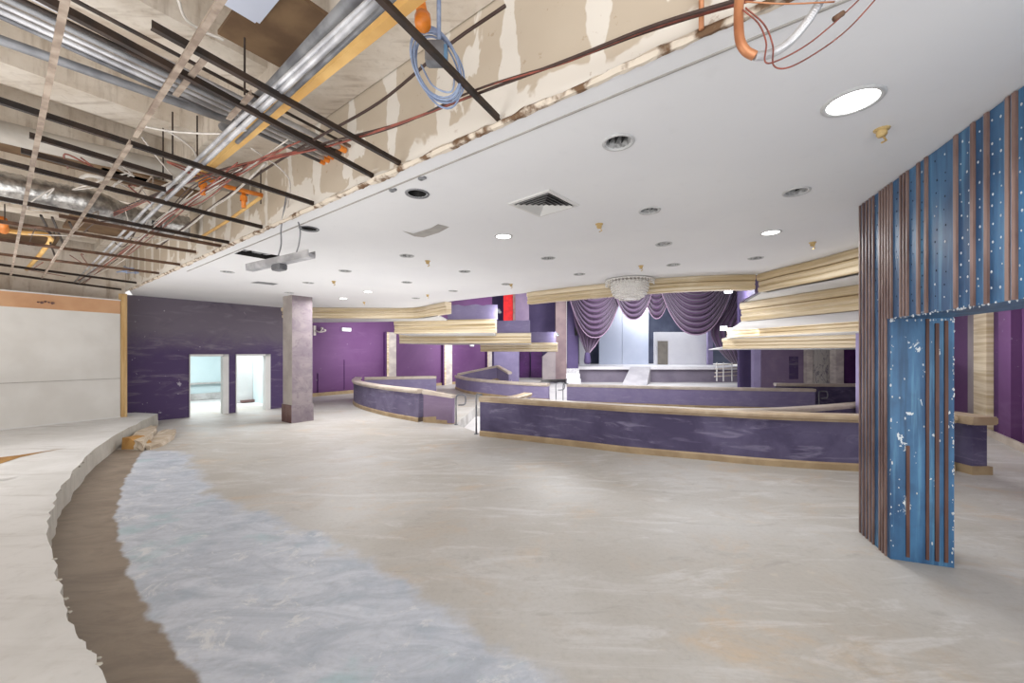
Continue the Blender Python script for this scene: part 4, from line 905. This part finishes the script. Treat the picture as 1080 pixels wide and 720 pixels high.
flood(D(763, 346, 13.2), 'small bright flood light below the right swag beside lower cornice', (-.3, -1, -.3), (7.3, 13.1, 2.45), .11)
flood(D(526, 328, 14.1), 'flood light on end of the second left cornice parapet', (-.8, .3, -.5), (-.62, 13.85, 3.4))
flood(D(588, 352.5, 18.6), 'flood light on end of the lowest left cornice parapet', (-.8, .2, -.5), (2.0, 18.4, 2.6))

# ------------------------------------------------------------------ CHANDELIER
cc = Vector((2.52, 8.0, 0)); cc = D(664, 300, 8.0); cc.z = CE
t = thing('chandelier', 'crystal basket chandelier hanging at the centre gold cornice', 'chandelier', cc)
bm = bmesh.new(); lathe(bm, cc, [(.001, 0), (.34, 0), (.36, -.03), (.3, -.05), (.001, -.05)], 28); link('ceiling_plate', bm, M['mirror'], t)
bm = bmesh.new()
for k in range(40):
    a = 2*math.pi*k/40
    for j in range(3): bmesh.ops.create_icosphere(bm, subdivisions=1, radius=.017, matrix=Matrix.Translation(cc+Vector((.47*math.cos(a), .47*math.sin(a), -.03-.035*j))))
lathe(bm, cc, [(.49, -.01), (.5, -.03), (.46, -.03), (.3, -.02)], 28); link('crystal_ring', bm, M['crystal'], t)
bm = bmesh.new()
lathe(bm, cc, [(.36, -.05), (.365, -.14), (.34, -.22), (.31, -.3), (.24, -.36), (.12, -.39), (.001, -.4)], 28)
for k in range(36):
    a = 2*math.pi*k/36
    for r, z in ((.37, -.09), (.372, -.14), (.36, -.19), (.345, -.24), (.325, -.29), (.28, -.34), (.2, -.385)):
        bmesh.ops.create_icosphere(bm, subdivisions=1, radius=.019, matrix=Matrix.Translation(cc+Vector((r*math.cos(a), r*math.sin(a), z))))
link('bead_basket', bm, M['crystal'], t)

# ------------------------------------------------------------------ HALL BEYOND: ceiling, far walls, stage
bm = bmesh.new(); quad(bm, [(-8, 12.9, HZ), (24, 5, HZ), (26, 38, HZ), (-6, 38, HZ)]); struct(link('ceiling', bm, M['stagedark']))
PY = 28.0
wall('wall_far', (-2.2, 29.0), (3.9, 29.0), 0, HZ, M['purple_far'], [], .2, (0, 40))
wall('wall_side', W1, (-2.0, 29.0), 0, HZ, M['purple_far'], (), .15, (-9, 29))
def column(px0, px1, Y, z0, z1, mat, label, cat='column', dep=.3, name='tall_column'):
    x0, x1 = (px0-CX)/F*Y, (px1-CX)/F*Y; bm = bmesh.new(); obox(bm, ((x0+x1)/2, Y+dep/2, (z0+z1)/2), ((x1-x0)/2, 0, 0), (0, dep/2, 0), (0, 0, (z1-z0)/2))
    bmesh.ops.bevel(bm, geom=bm.edges[:], offset=.015, segments=1); return tag(link(name, bm, mat), label, cat)
column(586, 597.5, 27.0, 0, HZ, M['rustwall'], 'tall taupe column at left side of the stage opening')
column(540, 547.5, 24.0, 0, 2.4, M['lavender'], 'lavender column below the lowest left cornice')
column(541, 558, 26.5, 3.2, HZ, M['mauve'], 'mauve column right of the red curtain high up')
column(548, 559, 28.6, 0, 1.9, M['purple_dark'], 'dark panel coloured as a shadowed doorway right of the lavender column', 'panel', .2, 'doorway_panel')  # solid panel; the darkness of the opening is put into its colour
column(560, 572, 28.4, 0, 1.95, M['purple_dark'], 'dark indigo panel left of the grey stair wall', 'panel', .2, 'violet_panel')
column(521, 540, 26.0, 0, 2.3, M['lavender'], 'pale lavender wall panel left of the lavender column', 'panel', .15, 'lavender_panel')
column(531, 541, 26.0, 3.2, HZ-.1, M['red'], 'bright red curtain strip high on the far wall', 'curtain', .12, 'red_curtain')
column(541, 543.5, 25.9, 3.2, HZ-.1, M['brown'], 'thin dark upright beside the red curtain', 'post', .1, 'curtain_post')
column(505, 508.5, 25.0, 3.2, HZ-.1, M['purple_dark'], 'dark upright strip high on far wall left of red curtain', 'strip', .1, 'dark_strip')
column(598, 610, 27.3, .2, HZ, M['purple_far'], 'indigo wall panel between taupe column and drape', 'panel', .1, 'indigo_panel')
bm = bmesh.new(); pts = [D(572, 400, 26), D(586, 400, 26), D(586, 371, 26), D(578, 371, 26), D(572, 376, 26)]
v0 = [bm.verts.new(p) for p in pts]; v1 = [bm.verts.new(p+Vector((0, .3, 0))) for p in pts]; bm.faces.new(v0); bm.faces.new(v1[::-1])
for i in range(5): bm.faces.new((v0[i], v0[(i+1) % 5], v1[(i+1) % 5], v1[i]))
tag(link('stair_wall', bm, M['greystair']), 'grey sloping stair wall left of the taupe column', 'wall')
# stage
SZT = .82; sx0, sx1 = (606-CX)/F*PY, (762-CX)/F*PY
t = thing('stage', 'white topped stage with mauve front and thick lip', 'stage', ((sx0+sx1)/2, PY, PIT))
bm = bmesh.new(); prism(bm, [(sx0, PY), (sx1+2, PY), (sx1+3, PY+9), (sx0-.6, PY+9)], SZT-.2, SZT); bmesh.ops.bevel(bm, geom=bm.edges[:], offset=.03, segments=2); link('stage_top', bm, M['stage'], t)
bm = bmesh.new(); prism(bm, [(sx0+.2, PY+.25), (sx1+1.8, PY+.25), (sx1+2.5, PY+8.5), (sx0-.3, PY+8.5)], PIT, SZT-.2); link('stage_front', bm, M['stagefront'], t)
bm = bmesh.new(); a, b = (665-CX)/F*PY, (686-CX)/F*PY; c0 = D(657, 405, 25); c1 = D(684, 405, 25)
f = [(a, PY-.02, SZT), (b, PY-.02, SZT), (c1.x, 25.3, PIT+.02), (c0.x, 25.3, PIT+.02)]
v0 = [bm.verts.new(p) for p in f]; v1 = [bm.verts.new((p[0], p[1], PIT+.005)) for p in f]; bm.faces.new(v0); bm.faces.new(v1[::-1])
for i in range(4): bm.faces.new((v0[i], v0[(i+1) % 4], v1[(i+1) % 4], v1[i]))
tag(link('stage_ramp', bm, M['ramp']), 'pale ramp running from stage lip down to dance floor', 'ramp')
t = thing('stage_steps', 'low pale side steps left of stage front', 'steps', D(604, 398, 27))
for k in range(3):
    bm = bmesh.new(); x0, x1 = (597-CX)/F*27, (611.5-CX)/F*27; prism(bm, [(x0, 26.6+.35*k), (x1, 26.6+.35*k), (x1, 27.0+.35*k), (x0, 27.0+.35*k)], PIT+.001, PIT+.34*(k+1)); link('tread', bm, M['stage'], t)
bm = bmesh.new(); bmesh.ops.create_cube(bm, size=1)
bm.free()
column(598, 800, 36.5, SZT, HZ, M['stagedark'], 'dark blue backdrop at rear of stage', 'backdrop', .1, 'backdrop')
for i, (a, b) in enumerate(((632, 656), (656.4, 684))):
    column(a, b, 33.5, SZT, 6.2, M['stagepanel'], ['pale blue stage flat, left of two behind the left swag', 'pale blue stage flat, right of two behind the middle swag'][i], 'stage flat', .1, 'stage_flat')
column(611, 618, 32, SZT, 5.4, M['stagewhite'], 'narrow white flat behind left drape tail', 'stage flat', .1, 'stage_flat')
t = thing('stage_partition', 'bright white partition room on stage with grey doorway', 'partition', D(718, 382, 32))
def cbox(px0, px1, py0, py1, Y, dep, mat, name, parent):
    a, b = D(px0, py1, Y), D(px1, py0, Y); bm = bmesh.new(); obox(bm, ((a.x+b.x)/2, Y+dep/2, (a.z+b.z)/2), ((b.x-a.x)/2, 0, 0), (0, dep/2, 0), (0, 0, (b.z-a.z)/2)); return link(name, bm, mat, parent)
cbox(690, 746, 350, 384.5, 32, .15, M['stagewhite'], 'partition_wall', t)
cbox(694, 704.5, 359.5, 384.3, 31.9, .08, M['greydoor'], 'door', t)
cbox(746.5, 752, 335, 384.5, 31.5, .2, M['lavender'], 'side_post', t)
column(606.5, 609, 27.15, 3.0, 3.6, M['black'], 'small black wall speaker beside left drape tail', 'speaker', .15, 'loudspeaker')
# right side rails by the stage
t = thing('stair_railing', 'tangled white metal stair railing right of the stage', 'railing', D(770, 400, 24))
for k, y in enumerate((384, 388, 392, 396)):
    bm = bmesh.new(); tube(bm, [D(755-k*.5, y+1, 24), D(770, y, 24.2), D(784, y-1, 24.6)], .035, 8); link('rail', bm, M['rail_pale'], t)
for x in (756, 763, 772, 780):
    bm = bmesh.new(); tube(bm, [D(x, 402, 24), D(x, 382, 24)], .03, 8); link('post', bm, M['white'], t)
# ------------------------------------------------------------------ DRAPES
DY = 26.6
def swag(px0, px1, ytop, yb, label, folds, skew=0.0, Y=DY, spread=0.0):
    t = thing('swag_drape', label, 'drape', D((px0+px1)/2, ytop, Y), 'purple swags over the stage')
    nu, nv = 36, folds*8
    def S(u, v):
        w = lerp(.45, 1.0, v**.7); cx = (px0+px1)/2+skew*v; x = cx+u*(px1-px0)/2*w
        sag = (1-abs(u)**2.3); y = ytop+(yb-ytop)*v*sag+(1-v)*0
        yy = Y-.2*math.sin(v*folds*2*math.pi)*(.35+.65*sag)-.35*math.sin(v*math.pi*.5)*sag
        return D(x, y, yy)
    bm = bmesh.new(); gq = [[bm.verts.new(S(-1+2*i/nu, j/nv)) for i in range(nu+1)] for j in range(nv+1)]
    for j in range(nv):
        for i in range(nu): bm.faces.new((gq[j][i], gq[j][i+1], gq[j+1][i+1], gq[j+1][i]))
    cl = link('cloth', bm, M['drape'], t, True)
    bm = bmesh.new(); tube(bm, [S(-1+2*i/nu, 1)+Vector((0, -.03, 0)) for i in range(nu+1)], .035, 6); link('fringe', bm, M['fringe'], cl, True)
swag(598, 657, 304, 356, 'large purple swag drape at left of the stage', 9, 0)
swag(646, 690, 300, 337, 'smaller purple swag drape under the chandelier', 7, 0, DY-.25)
swag(677, 708, 298, 336, 'narrow purple swag drape right of the chandelier', 6, 0, DY-.05)
swag(692, 776, 292, 353, 'largest purple swag drape at right of the stage', 10, 0, DY-.3)
def tail(edge_l, edge_r, label, folds, Y, tie=None):
    t = thing('drape_tail', label, 'drape', D(*edge_l[-1], Y)); K = 24; n = folds*8
    L_ = crv([Vector((x, y, 0)) for x, y in edge_l], K//(len(edge_l)-1)); R_ = crv([Vector((x, y, 0)) for x, y in edge_r], K//(len(edge_r)-1)); m = min(len(L_), len(R_))
    bm = bmesh.new(); gq = []
    for j in range(m):
        row = []
        for i in range(n+1):
            p = lerp(L_[j], R_[j], i/n); row.append(bm.verts.new(D(p.x, p.y, Y-.12*math.sin(i/n*folds*2*math.pi))))
        gq.append(row)
    for j in range(m-1):
        for i in range(n): bm.faces.new((gq[j][i], gq[j][i+1], gq[j+1][i+1], gq[j+1][i]))
    cl = link('cloth', bm, M['drape'], t, True)
    bm = bmesh.new(); tube(bm, [D(p.x, p.y, Y-.16) for p in R_], .04, 6); link('fringe', bm, M['fringe'], cl, True)
    if tie:
        bm = bmesh.new(); c = D(tie[0], tie[1], Y); lathe(bm, c, [(.16, .0), (.2, -.25), (.24, -.6), (.2, -.78), (.001, -.8)], 10); link('gathered_end', bm, M['purple_far'], t, True)
tail([(603, 318), (606, 340), (612, 358), (618, 372)], [(640, 345), (634, 354), (628, 364), (621.5, 372)], 'gathered purple drape tail hanging to a point at stage left', 5, DY+.15, (619.5, 371.5))
tail([(776, 300), (765, 325), (750, 345), (753, 362), (764, 376), (772, 383)], [(792, 300), (790, 325), (787, 345), (786, 360), (785, 372), (783, 383)], 'long purple drape tail sweeping down at stage right', 6, DY+.1)
# ------------------------------------------------------------------ RIGHT REAR PANELS
RY = 22.5
wall('wall_far', ((786-CX)/F*RY, RY+.6), (20.2, RY+.6), PIT, HZ, M['purple_far'], (), .2, (16, 40))
column(795.5, 802.5, RY-.6, PIT, 3.2, M['lavender'], 'lavender pilaster left of the mauve stained panel', 'pilaster', .3, 'pilaster')
column(803, 850, RY, PIT, 2.4, M['mauve'], 'mauve stained wall panel below the lowest right cornice', 'panel', .12, 'mauve_panel')
column(833, 842, RY-.05, .3, 1.6, M['purple_left'], 'purple rectangular stain patch on the mauve panel', 'patch', .06, 'stain_patch')
column(851, 857.5, RY-.3, PIT, 2.5, M['mirror'], 'cream post left of the veined panel', 'pilaster', .25, 'pilaster')
column(858, 881, RY-.1, PIT, 2.5, M['marble'], 'white veined panel behind dark low wall at right', 'panel', .12, 'veined_panel')
column(881.5, 890, RY-1.2, PIT, 2.9, M['mirror'], 'cream pilaster right of the veined panel', 'pilaster', .4, 'pilaster')
column(890.5, 907, RY-1, PIT, 2.9, M['purple_dark'], 'deep violet wall panel just left of the pale post', 'panel', .12, 'mauve_panel')
column(907, 913, 9.6, PIT+.0, 2.5, M['lavender'], 'thin pale lavender post behind left edge of blue striped pillar', 'post', .12, 'pale_post')
# right side wall seen through the opening
RA = Vector((9.4, 7.0)); RB = RA+U*19.6
wall('wall_right', RA-U*3.4, RB, 0, 4.5, M['purple_wall'], (), .15, (20, 5))
nR = Vector((-U.y, U.x))
def rw(px, n, z): p = on_wall(RA, U, px)+nR*n; return Vector((p.x, p.y, z))
for nm, p0, p1, mt, th, lab, cat in (('pilaster', 1027, 1037, 'greystair', .1, 'grey flat pilaster left of gold pilaster beyond the opening', 'pilaster'), ('pilaster', 1037.5, 1052, 'gold', .16, 'gold pilaster on right wall beyond the blue opening', 'pilaster'), ('violet_panel', 1052.5, 1063, 'purple_dark', .06, 'dark violet wall panel right of the gold pilaster', 'panel'), ('violet_panel', 1064, 1078, 'purple_wall', .14, 'bright violet projecting wall panel at right edge of photo', 'panel')):
    bm = bmesh.new(); a, b = rw(p0, 0, 0), rw(p1, 0, 0); c = (a+b)/2
    obox(bm, (c.x+nR.x*th/2, c.y+nR.y*th/2, 1.6), tuple((b-a)/2), (nR.x*th/2, nR.y*th/2, 0), (0, 0, 1.6)); tag(link(nm, bm, M[mt]), lab, cat)
bm = bmesh.new(); bar(bm, rw(1040, .17, .07), rw(1120, .17, .07), .05, .14); struct(link('baseboard_right', bm, M['rail_pale']))
soffit('ceiling', [(5.05, 4.6), (5.6, 3.4), (7.5, 2.0), (13, 1), (13, 12), (9.4, 10), (6.05, 5.4)], CE-GH+.4)

# ------------------------------------------------------------------ BLUE STRIPED PARTITION
bA, bJ = Vector((3.49, 3.93)), Vector((3.31, 3.45)); bd = (bJ-bA).normalized(); bn = Vector((bd.y, -bd.x))   # bn: toward the camera side?
if bn.x > 0: bn = -bn
HZB = 2.10; Lt = 3.6; TH = .42; jl = (bJ-bA).length
t = thing('striped_partition', 'blue lacquered partition with brown wood strips, chipped pillar end and header', 'partition', (bA.x, bA.y, 0))
def bp(d, n, z): p = bA+bd*d-bn*n; return Vector((p.x, p.y, z))    # n = depth behind the face
def pbox(d0, d1, n0, n1, z0, z1, mat, name, par=t):
    bm = bmesh.new(); c = bp((d0+d1)/2, (n0+n1)/2, (z0+z1)/2)
    obox(bm, c, (bd.x*(d1-d0)/2, bd.y*(d1-d0)/2, 0), (bn.x*(n1-n0)/2, bn.y*(n1-n0)/2, 0), (0, 0, (z1-z0)/2)); return link(name, bm, mat, par)
pbox(0, jl, 0, TH, 0, HZB, M['blue'], 'pillar_body')
pbox(0, Lt, 0, TH, HZB, CE-.004, M['blue'], 'header_panel')
# chipped end panel (faces the camera) slightly proud
pbox(jl, jl+.012, .0, TH, 0.001, HZB-.004, M['blue_chip'], 'pillar_end_panel')['label'] = 'chipped blue end panel of the pillar'
# wood strips on the long face, at irregular spacing
ds = [.005, .05, .10, .145, .19, .28, .32, .355, .39, .43, .52, .55, .585, .70, .80, 1.02, 1.15, 1.235, 1.38, 1.44, 1.62, 1.75, 1.9, 2.1, 2.25]
def dpx(px):  # distance along the face seen at column px
    return (on_wall(bA, bd, px)-bA).dot(bd)
pxs = [907.5, 911, 914.5, 918, 921.5, 928.5, 931.5, 934.5, 937.5, 940.5, 950.5, 954, 957.5, 968.5, 977, 1008, 1026, 1040.5, 1063, 1070, 1092, 1110, 1130]
for i, px in enumerate(pxs):
    d = dpx(px); w = .018+.008*(i > 12); lo_ = 0.001 if d+w < jl else HZB
    o = pbox(d, d+w, -.014, .0, lo_, CE-.006, M['strip'], 'wood_strip')
    pbox(d-.011, d, -.010, 0, lo_, CE-.006, M['bluelight'], 'pale_edge')
# strips on the pillar end face
for n0, w, z1 in ((.105, .022, 1.0), (.235, .02, HZB-.01), (.295, .024, HZB-.05), (.355, .022, HZB-.03)):
    bm = bmesh.new(); c = bp(jl+.018, n0+w/2, z1/2+.02); obox(bm, c, (bd.x*.007, bd.y*.007, 0), (bn.x*w/2, bn.y*w/2, 0), (0, 0, z1/2-.02)); link('wood_strip', bm, M['strip_dark'], t)
# dimple rows on the blue lacquer (pattern of the header): small pits and chips
bm = bmesh.new(); bm2 = bmesh.new()
for i, px in enumerate((924.8, 946, 962, 973, 987, 997, 1014, 1021, 1033, 1047, 1056, 1077)):
    for k in range(11):
        d = dpx(px+random.uniform(-1.5, 1.5)); z = lerp(HZB+.05, CE-.05, (k+.5)/11)+random.uniform(-.03, .03); w = .0045+random.random()*.0035
        c = bp(d, -.001, z); tgt = bm2 if (px > 1000 or random.random() < .15) else bm
        bmesh.ops.create_icosphere(tgt, subdivisions=1, radius=1, matrix=Matrix.Translation(c) @ Matrix(((bd.x*w, bn.x*.002, 0, 0), (bd.y*w, bn.y*.002, 0, 0), (0, 0, w*1.3, 0), (0, 0, 0, 1))))
o = link('dark_dimples', bm, M['chipdark'], t); o['kind'] = 'stuff'
o = link('white_chips', bm2, M['chipwhite'], t); o['kind'] = 'stuff'
# ragged torn edge of header and pillar
bm = bmesh.new()
for k in range(260):
    a = random.random(); r = random.uniform(.003, .009)
    if a < .45: c = bp(jl+random.random()*1.7, random.uniform(-.005, .01), HZB+random.uniform(-.008, .012))
    elif a < .7: c = bp(jl+.013, TH-random.uniform(0, .015), random.uniform(.02, HZB))
    else: c = bp(jl+.013, random.uniform(0, .02) if random.random() < .6 else random.random()*TH, random.choice((random.uniform(0, HZB), HZB-.02)))
    bmesh.ops.create_icosphere(bm, subdivisions=1, radius=r, matrix=Matrix.Translation(c) @ Matrix.Diagonal((.8, .5, random.uniform(.6, 2), 1)))
o = link('torn_edges', bm, M['chipwhite'], t); o['kind'] = 'stuff'

# ------------------------------------------------------------------ LIGHT
def area(loc, target, size, energy, col=(1, 1, 1), sy=None, name='fill_lamp'):
    l = bpy.data.lights.new(name, 'AREA'); l.energy = energy; l.color = col; l.size = size
    if sy: l.shape = 'RECTANGLE'; l.size_y = sy
    o = bpy.data.objects.new(name, l); C.objects.link(o); o.location = loc
    o.rotation_euler = (Vector(target)-Vector(loc)).to_track_quat('-Z', 'Y').to_euler(); return o
def spot(loc, target, energy, ang=120, blend=.8, r=.08, col=(1, 1, 1), name='downlight_lamp'):
    l = bpy.data.lights.new(name, 'SPOT'); l.energy = energy; l.spot_size = math.radians(ang); l.spot_blend = blend; l.shadow_soft_size = r; l.color = col
    o = bpy.data.objects.new(name, l); C.objects.link(o); o.location = loc; o.rotation_euler = (Vector(target)-Vector(loc)).to_track_quat('-Z', 'Y').to_euler(); return o
def point(loc, energy, r=.2, col=(1, 1, 1), name='room_lamp'):
    l = bpy.data.lights.new(name, 'POINT'); l.energy = energy; l.shadow_soft_size = r; l.color = col
    o = bpy.data.objects.new(name, l); C.objects.link(o); o.location = loc; return o
w = bpy.data.worlds.new('World'); bpy.context.scene.world = w; w.use_nodes = True
w.node_tree.nodes['Background'].inputs[0].default_value = (1, .99, .98, 1); w.node_tree.nodes['Background'].inputs[1].default_value = 1.0
for px, py, l, r in LIT:
    c = P(px, py, CE); spot((c.x, c.y, CE-.03), (c.x, c.y, 0), 60, 150, .9)
area((0, -2.5, 2.6), (0, 6, 1.2), 5, 120, sy=3)
area((3.6, 5.6, 3.2), (3.6, 5.6, 0), 1.2, 45, sy=1.2)
area((-4.2, 10.8, 3.2), (-4.2, 10.8, 0), 2, 130, sy=2)
area((-5.5, 16.6, 2.3), (-7.2, 19.0, 1.2), 2, 80)
area((-2.5, 21, 2.1), (-4.5, 22.0, 1.2), 2, 60)
area((.5, 22, 5.0), (-.3, 26.5, 4.6), 1.5, 160)
area((-7.5, 4.5, 3.0), (-7.0, 5.0, 0), 3, 70, sy=3)
for s, t_ in ((3, -.6), (6.5, -2.5), (9.5, -.5), (7, -6)):
    c = ST(s, t_, 1.3); area(c, c+Vector((0, 0, 1)), 2.6, 75, (1, .98, .96))
c = lw((d1a+d2b)/2, 2.2, 2.6); area(c, c-Vector((0, 0, 1)), 2.5, 190, (.92, .98, 1), sy=2.5)
# dance floor and stage
area((7, 21, 6.4), (7, 22, 0), 6, 1500, (.97, .98, 1), sy=6)
area((12, 32, 6.2), (12.5, 33, 1), 5, 500, (.95, .97, 1), sy=2)
area((8, 12, 3.8), (8, 20, 2), 3, 160)
point(D(770, 308, 8.3), 25, .12, (.9, .94, 1)); point(D(760, 347, 12.8), 35, .12, (.9, .94, 1)); point(D(529, 330, 13.5), 30, .12, (.9, .94, 1)); point(D(590, 353, 18.0), 35, .12, (.9, .94, 1))
area((1.5, -2.0, .5), (2.5, 5, 3.28), 4, 110, sy=3, name='up_fill')  # added upward fill that brightens the white ceiling, no fixture there
area((-3, 8.0, .25), (-3, 8.0, 3.2), 4, 70, sy=3, name='up_fill')  # added upward fill for the ceiling at left
area((1.2, 11.8, 3.0), (.4, 12.2, 0), 1.5, 190)
area((13.5, 17.5, 1.75), (15, 22, 1.2), 2, 70)
area((7.8, 8.5, 2.9), (8.6, 7.4, .2), 1.0, 60)
area((5.5, 10.5, 0.4), (7.5, 9.0, 2.8), 3, 110, name='up_fill')  # added fill from below, brightens the right soffit undersides
area((-2.5, 13.5, .5), (-2.5, 14.5, 2.8), 2.5, 60, name='up_fill')  # added fill from below for the left soffits
area((8.3, 5.0, 3.0), (8.6, 7.2, .4), 1.2, 60)

# ------------------------------------------------------------------ CAMERA
cam = bpy.data.cameras.new('camera'); co = bpy.data.objects.new('camera', cam); C.objects.link(co)
co.location = (0, 0, H); co.rotation_euler = (math.pi/2, 0, 0); cam.sensor_width = 36; cam.sensor_fit = 'HORIZONTAL'
cam.lens = 36*F/1080; cam.shift_y = (HY-360)/1080; cam.clip_start = .05; cam.clip_end = 200
bpy.context.scene.camera = co
vs = bpy.context.scene.view_settings; vs.view_transform = 'Standard'; vs.look = 'None'; vs.exposure = 0.04; vs.gamma = 1
